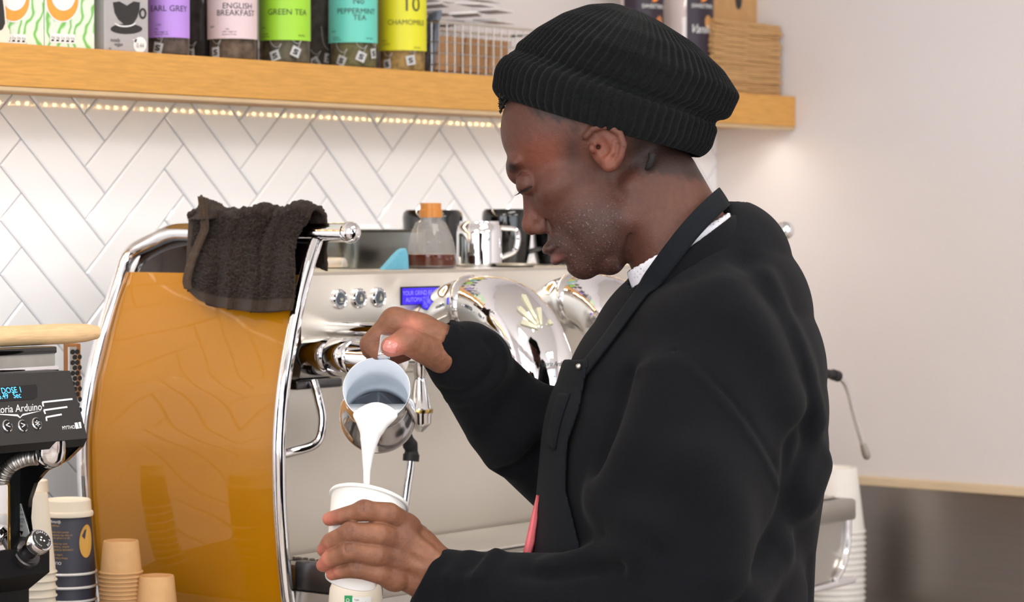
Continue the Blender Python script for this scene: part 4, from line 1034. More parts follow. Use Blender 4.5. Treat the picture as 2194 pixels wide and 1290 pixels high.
jar(611, 55, 'lime green labelled tea jar reading GREEN TEA', (160, 216, 56), [('GREEN TEA', 622, 24, .0125), ('BREW', 569, 57, sm), ('enjoy plain', 572, 70, sm), ('brews 2 min', 572, 76, sm), ('PER BAG', 650, 74, sm)], 84, (112, 106, 88), tagn=2)
jar(757, 52, 'turquoise labelled tea jar reading PEPPERMINT TEA', (104, 204, 186), [('No', 772, 0, .014), ('PEPPERMINT', 769, 22, .0120), ('TEA', 774, 36, .0120), ('BREW', 718, 65, sm), ('enjoy plain', 722, 78, sm), ('brews 4 min', 724, 83, sm), ('PER BAG', 794, 80, sm)], 89, (124, 118, 80), tagn=3)
jar(862, 52, 'yellow labelled tea jar reading CHAMOMILE', (222, 218, 40), [('10', 884, 8, .032), ('CHAMOMILE', 875, 46, .0115), ('BREW', 826, 85, sm), ('enjoy plain', 830, 92, sm), ('PER BAG', 896, 100, sm)], 106, (184, 150, 92), tagn=2)
jar(432, 46, 'unlabelled jar of dark tea bags behind the EARL GREY jar', None, [], 0, (72, 66, 66), 'tea jars at the back of the shelf', Y=-.062, tagn=1, label=False)
jar(692, 48, 'unlabelled jar of dark tea bags behind the PEPPERMINT TEA jar', None, [], 0, (84, 80, 72), 'tea jars at the back of the shelf', Y=-.062, tagn=2, label=False)
# ---- wire basket with sachets
YB0, YB1 = -.170, -.050
bx0, bx1 = sx(940, YB0), sx(1215, YB0); bh = sz(940, 46, YB0) - SHZ
bk = thing('wire_basket', ((bx0 + bx1) / 2, (YB0 + YB1) / 2, SHZ), 'silver wire basket full of sachets on the shelf', 'basket')
wm_ = M['steel2']; r_ = .0011
MB().tube([(bx0, YB0, SHZ + bh), (bx1, YB0, SHZ + bh), (bx1, YB1, SHZ + bh), (bx0, YB1, SHZ + bh)], .0022, 8, closed=True).build('rim', M['steel'], bk)
for face in range(3):
    A = [(bx0, YB0), (bx0, YB1), (bx0, YB1)][face]; B_ = [(bx1, YB0), (bx0, YB0), (bx1, YB1)][face]; nw = (17, 8, 17)[face]
    b = MB()
    for k in range(nw + 1):
        q = k / nw; x, y = A[0] + (B_[0] - A[0]) * q, A[1] + (B_[1] - A[1]) * q; b.tube([(x, y, SHZ + .0012), (x, y, SHZ + bh)], r_, 6)
    b.build('upright_wires', wm_, bk)
    for z in (.0015, .014, .032, .050):
        MB().tube([(A[0], A[1], SHZ + z), (B_[0], B_[1], SHZ + z)], r_, 6).build('cross_wire', wm_, bk)
sach = mat('kraft_sachet', (170, 128, 88), .7, var=.12, vscale=30); paper = mat('white_sachet', (222, 216, 214), .6, var=.05, vscale=40); slate = mat('blue_grey_stick', (120, 128, 142), .5, var=.2, vscale=60)
r2 = np.random.default_rng(3)
def slab(name, c, w, h, d, yaw, pitch, m, lab, cat, grp, mark=None):
    Rz = np.array([[math.cos(yaw), math.sin(yaw), 0], [-math.sin(yaw), math.cos(yaw), 0], [0, 0, 1]]); Rx = np.array([[1, 0, 0], [0, math.cos(pitch), math.sin(pitch)], [0, -math.sin(pitch), math.cos(pitch)]])
    ax = Rx @ Rz
    t = MB().box((-w / 2, -d / 2, -h / 2), (w / 2, d / 2, h / 2), ax=ax, o=c).build(name, m, None, smooth=False, loc=c)
    tag(t, lab, cat, grp)
    if mark:
        b = MB(); b.text(mark, .010, lambda x, y: c + np.array([x, -d / 2 - .0006, y]) @ ax); b.build('print', mk, t, smooth=False)
    return t
for k in range(7):
    slab('sugar_sachet', (bx0 + .045 + k * .022, YB0 + .020 + .006 * (k % 3), SHZ + .034), .05, .055, .004, r2.uniform(-.15, .15), .12 + .05 * (k % 2), sach, 'brown kraft sachet standing in the wire basket', 'sachet', 'kraft sachets in the wire basket', 'SUGAR' if k in (1, 4) else None)
for k in range(5):
    slab('stirrer_pack', (bx0 + .014 + k * .005, YB0 + .018 + .012 * k, SHZ + .052), .008, .10, .004, .3, .15 + .05 * k, slate, 'blue grey paper stick leaning in the left corner of the wire basket', 'stick', 'paper sticks in the wire basket')
for k in range(10):
    slab('paper_sachet', (bx0 + .06 + .15 * r2.random(), YB0 + .03 + .07 * r2.random(), SHZ + bh + .004 + .005 * k), .07, .004, .045, r2.uniform(-.6, .6), r2.uniform(-.12, .12), paper, 'white paper sachet piled on top of the wire basket', 'sachet', 'white sachets heaped on the wire basket')
for k in range(4):
    slab('sachet_stack', (bx0 + .05 + .04 * k, YB0 + .06, SHZ + .028 + .002 * k), .05, .05, .03, r2.uniform(-.1, .1), 0, sach, 'bundle of brown sachets at the bottom of the wire basket', 'sachet', 'sachet bundles in the wire basket')
# ---- syrup bottles
syr = mat('amber_glass', (70, 22, 12), rough=.06, var=.1, vscale=10, coat=.6); lbl = mat('dark_syrup_label', (44, 32, 46), .45, var=.08, vscale=20)
def syrup(px, rpx, Y, lab, flavour, tone, a0=-.12):
    s = K2(px, Y); r = rpx * s; c = np.array([sx(px, Y), Y, SHZ]); t = thing('syrup_bottle', c, lab, 'bottle', 'syrup bottles at the right end of the shelf')
    MB().lathe([(r * .95, 0), (r, .004), (r, .075), (r * .98, .08)], c, (0, 0, 1), 40, caps=True).build('lower_body', syr, t)
    MB().lathe([(r * .98, .08), (r, .085), (r, .20), (r * .8, .225), (r * .38, .25), (r * .36, .29)], c, (0, 0, 1), 40, caps=False).build('upper_body', mat('pale_glass', (214, 200, 196), .06, var=.03, coat=.5), t)
    MB().lathe([(r * .42, .285), (r * .42, .315), (0, .316)], c, (0, 0, 1), 24).build('cap', M['black'], t)
    fw = nrm(FV * np.array([1, 1, 0])) * -1
    def wm2(off): return lambda a, z: c + np.array([0, 0, z]) + (RV * math.sin(a) + fw * math.cos(a)) * (r + off)
    f = wm2(.0008); b = MB(); b.grid(np.array([[f(a, z) for z in (.012, .19)] for a in np.linspace(a0, 1.7, 24)])); lo_ = b.build('paper_label', lbl, t)
    f2 = wm2(.0014); zt = sz(px, 17, Y) - SHZ
    b = MB(); b.text('SWEETBIRD', .0098, lambda x, y: f2(.62 + x / r, zt + y)); b.text(flavour, .022, lambda x, y: f2(.55 + x / r, zt - .042 + y), shear=.3, sx=.8); b.build('label_lettering', M['white'], lo_, smooth=False)
    b = MB(); b.add([f2(.55 + x / r, zt + y) for x, y in ((-.006, .018), (.000, .014), (-.006, .008), (.004, .009), (.010, .014), (.003, .019))], [(0, 1, 5), (1, 2, 3), (1, 3, 4), (1, 4, 5)]); b.build('bird_mark', mat('bird_mark', (244, 150, 70), .5, var=.02), lo_, smooth=False)
    b = MB(); b.add([f2(.55 + .008 * math.cos(a) / r + .012 / r, zt - .028 + .012 * math.sin(a)) for a in np.linspace(0, 6.28, 20)[:-1]], [tuple(range(19))]); b.build('flavour_picture', mat('tan_picture', tone, .5, var=.15, vscale=80), lo_, smooth=False)
syrup(1375, 46, -.095, 'dark labelled syrup bottle touching the crown of the beanie', 'Hazel', (196, 120, 70), -1.0)
syrup(1474, 54, -.105, 'syrup bottle with Vanilla label beside the kraft paper stack', 'Vanilla', (206, 150, 90))
# ---- stack of kraft paper bags
Yk = -.165; kx0, kx1 = sx(1532, Yk), sx(1676, Yk); kh = sz(1600, 42, Yk) - SHZ - .002; NK = 34
mk_ = mat('kraft_bag', (196, 154, 104), .8, var=.07, vscale=40)
kmesh = None
for k in range(NK):
    z = SHZ + kh * k / NK
    c = ((kx0 + kx1) / 2 + r2.uniform(-.003, .003), Yk + .075 + r2.uniform(-.003, .003), z)
    if kmesh is None:
        w, d, h = (kx1 - kx0) / 2, .072, kh / NK * .86; b = MB()
        G = np.array([[(x, y, h * .5 + .0004 * math.sin(5 * x / w + 3 * y / d) + .0003 * math.sin(13 * x / w + 2)) for y in np.linspace(-d, d, 7)] for x in np.linspace(-w, w, 15)])
        b.grid(G, np.broadcast_to(np.array([0, 0, -h]), G.shape)); o = b.build('paper_bag', mk_, None, sharp=30); kmesh = o.data; o.location = c
    else:
        o = bpy.data.objects.new('paper_bag', kmesh); COL.objects.link(o); o.location = c; o.rotation_euler = (0, 0, r2.uniform(-.03, .03) + (math.pi if r2.random() > .5 else 0))
    tag(o, 'flat kraft paper bag in the pile at the right end of the shelf', 'paper bag', 'kraft bags piled on the shelf')
tg = thing('kraft_board', ((kx0 + kx1) / 2 - .02, -.06, SHZ + kh), 'tapered kraft board with dark slot standing on the paper bag pile', 'board')
q = [PY(x, y, -.10) for x, y in ((1522, 44), (1655, 46), (1632, -40), (1540, -44))]; zb = SHZ + kh + .0015
q[0][2] = q[1][2] = zb
MB().prism([tuple(p) for p in q], (0, .003, 0)).build('board', mk_, tg, smooth=False)
b = MB(); b.add([PY(x, y, -.1008) for x, y in circ(1583, 2, 7, 18)], [tuple(range(36))]); b.build('slot', mk, tg, smooth=False)
# ================================================================== the barista
M['skin'] = mat('skin', (120, 80, 64), rough=0.5, attr='pigment', var=0.10, vscale=140, bump=0.28, bscale=420, sss=0.12, spec=0.36)
def stubble_nodes(m):
    nt = m.node_tree; N = nt.nodes; L = nt.links; b = N['Principled BSDF']
    src = b.inputs['Base Color'].links[0].from_socket
    tc = N.new('ShaderNodeTexCoord'); at = N.new('ShaderNodeAttribute'); at.attribute_name = 'pigment'
    for sc, lo, hi, col, amt in ((620, .52, .62, (44, 33, 33), .55), (430, .66, .70, (150, 138, 134), .34)):
        n = N.new('ShaderNodeTexNoise'); n.inputs['Scale'].default_value = sc; n.inputs['Detail'].default_value = 1; L.new(tc.outputs['Object'], n.inputs['Vector'])
        mr = N.new('ShaderNodeMapRange'); mr.inputs['From Min'].default_value = lo; mr.inputs['From Max'].default_value = hi; L.new(n.outputs['Fac'], mr.inputs['Value'])
        mu = N.new('ShaderNodeMath'); mu.operation = 'MULTIPLY'; L.new(mr.outputs['Result'], mu.inputs[0]); L.new(at.outputs['Alpha'], mu.inputs[1])
        m2 = N.new('ShaderNodeMath'); m2.operation = 'MULTIPLY'; L.new(mu.outputs[0], m2.inputs[0]); m2.inputs[1].default_value = amt
        mx = N.new('ShaderNodeMix'); mx.data_type = 'RGBA'; L.new(m2.outputs[0], mx.inputs['Factor']); L.new(src, mx.inputs['A']); mx.inputs['B'].default_value = lin(col) + (1,); src = mx.outputs['Result']
    L.new(src, b.inputs['Base Color'])
stubble_nodes(M['skin'])
M['knit'] = mat('ribbed_knit', (15, 17, 18), rough=0.95, var=0.25, vscale=220, bump=0.8, bscale=700, sheen=0.05, spec=.12)
M['fleece'] = mat('black_sweatshirt', (14, 15, 19), rough=0.92, var=0.10, vscale=160, bump=0.25, bscale=900, sheen=0.035, spec=.12)
M['apron'] = mat('charcoal_apron', (15, 19, 24), rough=0.82, var=0.10, vscale=120, bump=0.3, bscale=1100, sheen=0.02, spec=.18)
M['tshirt'] = mat('white_cotton', (226, 226, 234), rough=0.85, var=0.02, bump=0.15, bscale=800)
M['hair'] = mat('black_hair', (20, 16, 15), rough=0.7, var=0.2, vscale=400, bump=0.6, bscale=900)
M['jeans'] = mat('dark_trousers', (30, 31, 36), rough=0.85, var=0.1, vscale=90)
M['pink'] = mat('pink_lining', (226, 112, 118), rough=0.7, var=0.04)
ZH = 2.99                                    # distance of the head's mid-plane
SP = ZH / FPX                                # metres per photo pixel there
def hp(x, y, L=0.0): 
    p = cs(x, y, ZH); p[2] -= L * SP; return p
AXH = [np.array([-.883, -.469, 0]), np.array([-.469, .883, 0]), np.array([0, 0, -1.0])]
def neck_sdf(P): return cone(P, hp(1400, 400), hp(1500, 620), 103 * SP, 126 * SP, 1.0)
def head_sdf(P):
    s = SP
    d = ell(P, hp(1290, 225), (205 * s, 165 * s, 134 * s), AXH)
    d = smin(d, ell(P, hp(1187, 275), (114 * s, 105 * s, 108 * s), AXH), 40 * s)
    d = smin(d, ell(P, hp(1232, 405), (98 * s, 115 * s, 92 * s), AXH), 40 * s)
    for q in (1, -1):
        d = smin(d, ell(P, hp(1200, 398, 70 * q), (46 * s, 28 * s, 34 * s), AXH), 35 * s)
        d = smin(d, ell(P, hp(1275, 462, 52 * q), (72 * s, 78 * s, 50 * s), AXH), 30 * s)
        d = smin(d, cone(P, hp(1252, 552, 18 * q), hp(1335, 470, 78 * q), 34 * s, 40 * s), 28 * s)
        d = smin(d, ell(P, hp(1103, 352, 36 * q), (17 * s, 12 * s, 36 * s), AXH), 22 * s)
    d = smin(d, ell(P, hp(1300, 500), (80 * s, 60 * s, 78 * s), AXH), 30 * s)
    d = smin(d, ball(P, hp(1114, 372), 24 * s), 26 * s)
    d = smin(d, ell(P, hp(1216, 522), (42 * s, 46 * s, 56 * s), AXH), 24 * s)
    d = smin(d, ball(P, hp(1251, 564), 33 * s), 22 * s)
    d = smin(d, neck_sdf(P), 26 * s)
    d = smin(d, ell(P, hp(1306, 556), (34 * s, 34 * s, 62 * s), AXH), 14 * s)
    for q in (1, -1):      # eye sockets, lids
        d = smax(d, -ell(P, hp(1112, 404, 50 * q), (16 * s, 17 * s, 30 * s), AXH), 18 * s)
        d = smin(d, ball(P, hp(1131, 394, 36 * q), 26 * s), 7 * s)
        d = smax(d, -chain(P, [hp(1104, 376, 44 * q), hp(1116, 386, 58 * q), hp(1136, 396, 66 * q)], [2 * s, 2.4 * s, 1.6 * s]), 5 * s)
        d = smax(d, -chain(P, [hp(1116, 414, 38 * q), hp(1127, 410, 54 * q), hp(1142, 404, 64 * q)], [2.2 * s, 2.4 * s, 1.4 * s]), 4 * s)
    # nose
    nz = cone(P, hp(1131, 414), hp(1141, 476), 11 * s, 19 * s)
    nz = smin(nz, ball(P, hp(1139, 483), 21 * s), 10 * s)
    for q in (1, -1): nz = smin(nz, ell(P, hp(1157, 487, 21 * q), (19 * s, 15 * s, 13 * s), AXH), 9 * s)
    d = smin(d, nz, 16 * s)
    for q in (1, -1):
        d = smax(d, -cone(P, hp(1148, 506, 10 * q), hp(1156, 494, 15 * q), 6 * s, 4 * s), 5 * s)
        d = smax(d, -chain(P, [hp(1172, 470, 30 * q), hp(1178, 492, 34 * q), hp(1188, 520, 48 * q)], [2.5 * s, 3 * s, 2 * s]), 10 * s)
    # mouth
    d = smin(d, ell(P, hp(1178, 532), (18 * s, 13 * s, 36 * s), AXH), 8 * s)
    d = smin(d, ell(P, hp(1195, 555), (17 * s, 12 * s, 33 * s), AXH), 8 * s)
    for q in (1, -1): d = smax(d, -chain(P, [hp(1168, 549, 0), hp(1180, 543, 22 * q), hp(1196, 532, 44 * q)], [2.4 * s, 2.6 * s, 2.2 * s]), 5 * s)
    d = smax(d, -cone(P, hp(1208, 570, -26), hp(1208, 570, 26), 5 * s, 5 * s), 12 * s)
    # fold under the jaw
    for q in (1, -1): d = smax(d, -chain(P, [hp(1334, 586, 20 * q), hp(1342, 540, 66 * q), hp(1344, 500, 92 * q)], [4 * s, 4 * s, 2 * s]), 10 * s)
    # neck tendon
    d = smin(d, cone(P, hp(1352, 405, 84), hp(1440, 590, 66), 20 * s, 30 * s), 26 * s)
    # ears
    for q in (1, -1):
        er = ell(P, hp(1293, 322, 122 * q), (36 * s, 52 * s, 12 * s), [nrm((-.9, -.42, .35 * q)), nrm((-.42, .9, 0)), nrm((-.33, -.1, -.95 * q))])
        er = smin(er, cone(P, hp(1296, 352, 124 * q), hp(1299, 363, 126 * q), 15 * s, 13 * s), 8 * s)
        er = smax(er, -ell(P, hp(1285, 322, 138 * q), (15 * s, 27 * s, 13 * s), [nrm((-.9, -.42, 0)), nrm((-.42, .9, 0)), nrm((0, 0, 1))]), 6 * s)
        er = smin(er, chain(P, [hp(1252, 300, 126 * q), hp(1266, 284, 132 * q), hp(1296, 278, 138 * q), hp(1322, 294, 142 * q), hp(1330, 318, 142 * q), hp(1324, 344, 138 * q), hp(1310, 364, 130 * q)], [7 * s, 7 * s, 8 * s, 8 * s, 8 * s, 7.5 * s, 7 * s]), 5 * s)
        er = smin(er, chain(P, [hp(1312, 312, 138 * q), hp(1308, 335, 138 * q), hp(1293, 348, 133 * q)], [5 * s, 5 * s, 4 * s]), 5 * s)
        er = smin(er, ell(P, hp(1265, 326, 126 * q), (8 * s, 11 * s, 9 * s), AXH), 6 * s)
        d = smin(d, er, 9 * s)
        d = smax(d, -cone(P, hp(1277, 322, 150 * q), hp(1278, 322, 112 * q), 6 * s, 5 * s), 4 * s)
    # below the collar the neck runs into the shoulders
    d = smin(d, ell(P, cs(1530, 720, 3.02), (120 * s, 110 * s, .12)), 40 * s)
    return d
# ---------------------------------------------------------------- hands
def rp(x, y, z): return cs(x, y, z)
ZC_ = 2.955                                  # distance of the cup's middle
def left_hand(P):
    s = SP
    FI = {  # name: points (px, py, distance), radii px
        'index': ([(876, 1132, 2.930), (834, 1101, 2.905), (780, 1094, 2.893), (735, 1106, 2.900), (706, 1112, 2.925)], [27, 24, 20, 18, 15]),
        'middle': ([(860, 1160, 2.920), (812, 1146, 2.895), (750, 1142, 2.885), (708, 1160, 2.895), (694, 1178, 2.918)], [27, 25, 21, 18, 15]),
        'ring': ([(850, 1195, 2.918), (806, 1189, 2.893), (748, 1182, 2.883), (706, 1198, 2.893), (692, 1211, 2.914)], [27, 24, 20.5, 18, 14.5]),
        'little': ([(850, 1240, 2.922), (810, 1228, 2.900), (764, 1219, 2.892), (730, 1224, 2.897), (712, 1230, 2.914)], [25, 22, 18, 16, 13.5]),
    }
    d = ell(P, rp(880, 1190, 2.938), (62 * s, 66 * s, 34 * s))
    d = smin(d, cone(P, rp(862, 1150, 2.932), rp(935, 1215, 2.935), 33 * s, 46 * s), 20 * s)
    d = smin(d, cone(P, rp(850, 1225, 2.932), rp(930, 1250, 2.938), 30 * s, 46 * s), 20 * s)
    d = smin(d, cone(P, rp(925, 1232, 2.937), rp(1000, 1262, 2.945), 50 * s, 46 * s, 1.15), 20 * s)
    for k, (pts, rs) in FI.items():
        q = [rp(*p) for p in pts]
        e = chain(P, q, [r * s for r in rs])
        e = smin(e, ball(P, q[2] + np.array([0, 3 * s, -4 * s]), 18 * s), 14 * s)         # middle knuckle
        d = smin(d, e, 4 * s)
        d = smin(d, ball(P, q[0] + np.array([-6 * s, 2 * s, -8 * s]), 26 * s), 14 * s)   # knuckle on the back
        for w in (-7, 0, 7):                                                           # creases
            a = q[2] + np.array([w * s, 20 * s, -14 * s]); c = q[2] + np.array([w * s, -6 * s, -26 * s])
            d = smax(d, -cone(P, a, c, .8 * s, .5 * s), 4 * s)
    # thumb: leaves the side of the palm and closes round the far side of the cup
    d = smin(d, chain(P, [rp(905, 1195, 2.955), rp(895, 1150, 2.985), rp(872, 1128, 3.010), rp(835, 1118, 3.020)], [34 * s, 27 * s, 22 * s, 17 * s]), 16 * s)
    for (x0, y0, x1, y1) in ((872, 1140, 935, 1190), (862, 1170, 935, 1205), (858, 1205, 930, 1225)):   # tendons
        d = smin(d, cone(P, rp(x0, y0, 2.911), rp(x1, y1, 2.914), 9 * s, 5 * s), 22 * s)
    return d
def right_hand(P):
    s = SP
    d = cone(P, rp(1010, 775, 3.02), rp(955, 740, 2.995), 47 * s, 44 * s)
    d = smin(d, ell(P, rp(893, 712, 2.985), (66 * s, 44 * s, 40 * s), [nrm((1, -.28, 0)), nrm((.28, 1, 0)), (0, 0, 1)]), 24 * s)
    d = smin(d, ball(P, rp(846, 690, 2.978), 32 * s), 18 * s)
    # four fingers folded round the handle from behind
    for i, (mx, my, px, py, ex, ey, z) in enumerate(((846, 690, 795, 738, 820, 752, 2.985), (852, 698, 798, 746, 832, 756, 3.005), (862, 708, 806, 752, 845, 758, 3.026), (874, 718, 822, 758, 856, 764, 3.045))):
        e = chain(P, [rp(mx, my, z - .004), rp(px, py, z - .002), rp(ex - 12, ey, z - .010), rp(ex + 14, ey - 6, z - .016)], [29 * s, 25 * s, 19 * s, 16 * s])
        d = smin(d, e, 10 * s)
    # thumb laid along the front of the handle
    th = chain(P, [rp(945, 764, 2.982), rp(908, 748, 2.965), rp(870, 731, 2.946), rp(838, 743, 2.938)], [36 * s, 31 * s, 27 * s, 22 * s])
    th = smin(th, ball(P, rp(872, 728, 2.948), 26 * s), 10 * s)
    d = smin(d, th, 7 * s)
    for k in range(3): d = smax(d, -cone(P, rp(868 + 5 * k, 704 + 2 * k, 2.936), rp(874 + 5 * k, 722, 2.930), 1.0 * s, .7 * s), 4 * s)
    d = smax(d, -chain(P, [rp(842, 676, 2.944), rp(862, 684, 2.944), rp(874, 700, 2.944), rp(900, 697, 2.946)], [2 * s, 3.5 * s, 3.5 * s, 1.5 * s]), 10 * s)
    d = smax(d, -chain(P, [rp(808, 741, 2.945), rp(830, 735, 2.95)], [2 * s, 2 * s]), 6 * s)
    for k in range(3): d = smax(d, -cone(P, rp(945 + 9 * k, 786 - 3 * k, 2.945), rp(968 + 9 * k, 752, 2.945), 1.5 * s, 1.2 * s), 7 * s)
    return d
def bounds(pts, m): 
    p = np.array(pts); return p.min(0) - m, p.max(0) + m
Vh, Qh = surface(head_sdf, *bounds([hp(1055, 40, 170), hp(1640, 830, -170)], .01), .0021)
Vl, Ql = surface(left_hand, *bounds([rp(660, 1060, 2.85), rp(1010, 1310, 3.06)], .008), .0016)
Vr, Qr = surface(right_hand, *bounds([rp(745, 640, 2.91), rp(1060, 840, 3.09)], .008), .0016)
# torso, arms and legs under the clothes (coarse)
def core(P):
    s = SP
    d = chain(P, [cs(1540, 640, 3.03), cs(1500, 900, 3.03), cs(1470, 1350, 3.03)], [.07, .10, .10], .75)
    d = smin(d, chain(P, [cs(1530, 700, 2.90), cs(1450, 1290, 2.86), cs(985, 1256, 2.94)], [.045, .04, .026]), .03)
    d = smin(d, chain(P, [cs(1470, 720, 3.17), cs(1225, 1010, 3.14), cs(1005, 775, 3.02)], [.05, .045, .026]), .03)
    for q in (-1, 1):
        d = smin(d, chain(P, [cs(1470, 1450, 3.03 + .09 * q), cs(1480, 2250, 3.03 + .10 * q), cs(1500, 3180, 3.03 + .11 * q)], [.085, .06, .045]), .03)
    return d
fl = (CAM_H - 0.05) / 3.03 * FPX
Vc, Qc = surface(core, *bounds([cs(940, 560, 2.75), cs(1720, 3260, 3.32)], .05), .014)
def h01(x, a, b): 
    t = np.clip((x - a) / (b - a), 0, 1); return t * t * (3 - 2 * t)
def topx(V): return 1097 + V[:, 0] / V[:, 2] * FPX, 645 - V[:, 1] / V[:, 2] * FPX
def mixc(c, m, col): return c * (1 - m[:, None]) + np.array(col)[None] * m[:, None]
SK = np.array(lin((82, 51, 41)))
def noise(V, f, seed=0):
    r = np.random.default_rng(seed); out = np.zeros(len(V))
    for k in range(10):
        w = r.normal(size=3) * f; out += np.sin(V @ w + r.uniform(0, 6.28))
    return out / 5
def head_cols(V):
    x, y = topx(V); c = np.tile(SK, (len(V), 1)); n1 = noise(V, 60, 1); n2 = noise(V, 420, 2); n3 = noise(V, 1500, 3)
    c *= (1 + .10 * n1)[:, None]
    c = mixc(c, .45 * np.exp(-(((x - 1160) / 60) ** 2 + ((y - 330) / 45) ** 2)), lin((140, 76, 58)))   # ruddy temple
    c = mixc(c, .35 * np.exp(-(((x - 1130) / 30) ** 2 + ((y - 480) / 40) ** 2)), lin((128, 74, 58)))   # nose
    jaw = h01(y + .35 * (x - 1250), 400, 490) * h01(x, 1150, 1200) * (1 - h01(x, 1310, 1370)) * (1 - .0 * y)
    lipz = (1 - h01(np.hypot((x - 1186) / 1.3, y - 546), 14, 22))
    st = np.clip(jaw * (.42 + .12 * n1), 0, .85) * (1 - lipz)
    must = h01(y, 502, 512) * (1 - h01(y, 528, 536)) * (1 - h01(x, 1195, 1215)) * (x > 1150)
    st = np.clip(st + .5 * must, 0, .85)
    c = mixc(c, st, lin((58, 42, 41)))
    hairl = (1 - h01(y - .32 * (x - 1150) + 14 * n2, 226, 262)) * h01(x, 1108, 1150) * (1 - h01(x, 1215, 1250))
    side = np.exp(-(((x - 1226 + (y - 320) * .1) / 20) ** 2 + ((y - 322) / 42) ** 2))
    front = (1 - h01(y + 8 * n2, 214, 226)) * (1 - h01(x, 1090, 1112))
    back = h01(x, 1330, 1370) * (1 - h01(y - .15 * (x - 1350) + 6 * n2, 352, 376))
    c = mixc(c, np.clip(.85 * hairl + .55 * side + .9 * front + .75 * back, 0, .92), lin((26, 21, 21)))
    brow = np.exp(-(((x - 1094 - .2 * (y - 360)) / 15) ** 2 + ((y - 356 - .25 * (x - 1090)) / 11) ** 2))
    c = mixc(c, np.clip(1.15 * brow, 0, .85), lin((34, 25, 24)))
    c = mixc(c, .7 * lipz * (y > 545), lin((112, 70, 68)))
    c = mixc(c, .6 * lipz * (y <= 545), lin((70, 48, 48)))
    ear = np.exp(-(((x - 1300) / 34) ** 2 + ((y - 330) / 44) ** 2)) * (V[:, 2] < ZH - 105 * SP)
    c = mixc(c, .5 * ear, lin((150, 86, 66)))
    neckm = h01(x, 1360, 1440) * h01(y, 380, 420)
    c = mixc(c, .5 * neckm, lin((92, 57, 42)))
    return c, np.clip(jaw + must, 0, 1) * (1 - lipz)
def hand_cols(V, tips, dark):
    x, y = topx(V); c = np.tile(np.array(lin((128, 86, 64))), (len(V), 1)); c *= (1 + .10 * noise(V, 90, 5) + .07 * noise(V, 500, 6))[:, None]
    for (px, py, r, w) in tips: c = mixc(c, w * np.exp(-(((x - px) / r) ** 2 + ((y - py) / r) ** 2)), lin((206, 126, 106)))
    for (px, py, r, w) in dark: c = mixc(c, w * np.exp(-(((x - px) / r) ** 2 + ((y - py) / r) ** 2)), lin((92, 60, 50)))
    return c
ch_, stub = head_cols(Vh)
cl_ = hand_cols(Vl, [(700, 1112, 20, .95), (686, 1180, 16, .8), (684, 1212, 16, .9), (706, 1232, 15, .9)], [(779, 1083, 16, .5), (748, 1130, 18, .5), (746, 1172, 18, .5), (764, 1212, 18, .5), (876, 1130, 26, .4), (851, 1156, 24, .4), (846, 1190, 24, .4), (845, 1235, 24, .35)])
cr_ = hand_cols(Vr, [(838, 743, 24, .7), (882, 698, 20, .6), (850, 772, 26, .6)], [(790, 735, 24, .35), (872, 716, 16, .35), (930, 770, 26, .3)])
off1 = len(Vh); off2 = off1 + len(Vl); off3 = off2 + len(Vr)
allV = np.vstack([Vh, Vl, Vr, Vc]); allQ = np.vstack([Qh, Ql + off1, Qr + off2, Qc + off3])
allC = np.vstack([ch_, cl_, cr_, np.tile(SK, (len(Vc), 1))])
base = PD(1500, 900, 3.03); base[2] = 0
person = thing('person', base, 'man in black beanie, black sweatshirt and apron pouring milk into a cup', 'person')
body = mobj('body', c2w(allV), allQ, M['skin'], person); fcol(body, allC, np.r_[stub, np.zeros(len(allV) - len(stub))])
# finger nails
def nail(fn, px, py, w, h, ang, z0, z1):
    R = []; ca, sa = math.cos(math.radians(ang)), math.sin(math.radians(ang))
    for a in np.linspace(-1, 1, 9):
        row = []
        for q in np.linspace(-1, 1, 9):
            u = a * w * math.sqrt(max(0, 1 - abs(q) ** 3 * .75)); v = q * h
            p = hit(fn, px + u * ca - v * sa, py + u * sa + v * ca, z0, z1)
            if p is None: p = hit(fn, px, py, z0, z1)
            row.append(p + grad(fn, p) * (.0011 if abs(a) < .95 and abs(q) < .95 else -.0004))
        R.append(row)
    b = MB(); b.grid(c2w(np.array(R))); b.build('fingernail', mat('nail', (196, 122, 112), .22, var=.04, coat=.4), person)
nail(right_hand, 837, 743, 15, 17, 105, 2.88, 2.99)
# eyelashes, hair at the edge of the hat, stray lock
b = MB()
for k in range(14):
    t = k / 13; p = hp(1113 + 26 * t, 414 - 12 * t, 40 + 24 * t); b.tube([p, p + np.array([-6 * SP, -5 * SP, -2 * SP]), p + np.array([-11 * SP, -7 * SP, -3 * SP])], [.0006, .0005, .0002], 5)
mobj('eyelashes', c2w(np.vstack(b.V)), b.F, M['hair'], person)
b = MB(); b.tube([hp(1392, 335, 112), hp(1390, 348, 112), hp(1384, 362, 110), hp(1378, 370, 107)], [.0045, .004, .0035, .0015], 8)
mobj('hair_lock', c2w(np.vstack(b.V)), b.F, M['hair'], person); b = MB()
for k in range(170):
    x = 1068 + 14 * random.random() ** 1.5; y = 204 + 40 * random.random() * (1 - (x - 1068) / 20); L = random.uniform(-55, 60)
    p = hp(x + 4, y, L); b.tube([p, p + np.array([random.uniform(-5, 1), random.uniform(-4, 4), random.uniform(-4, 4)]) * SP], [.0013, .0006], 5)
tag(mobj('hair', c2w(np.vstack(b.V)), b.F, M['hair'], person), kind='stuff')
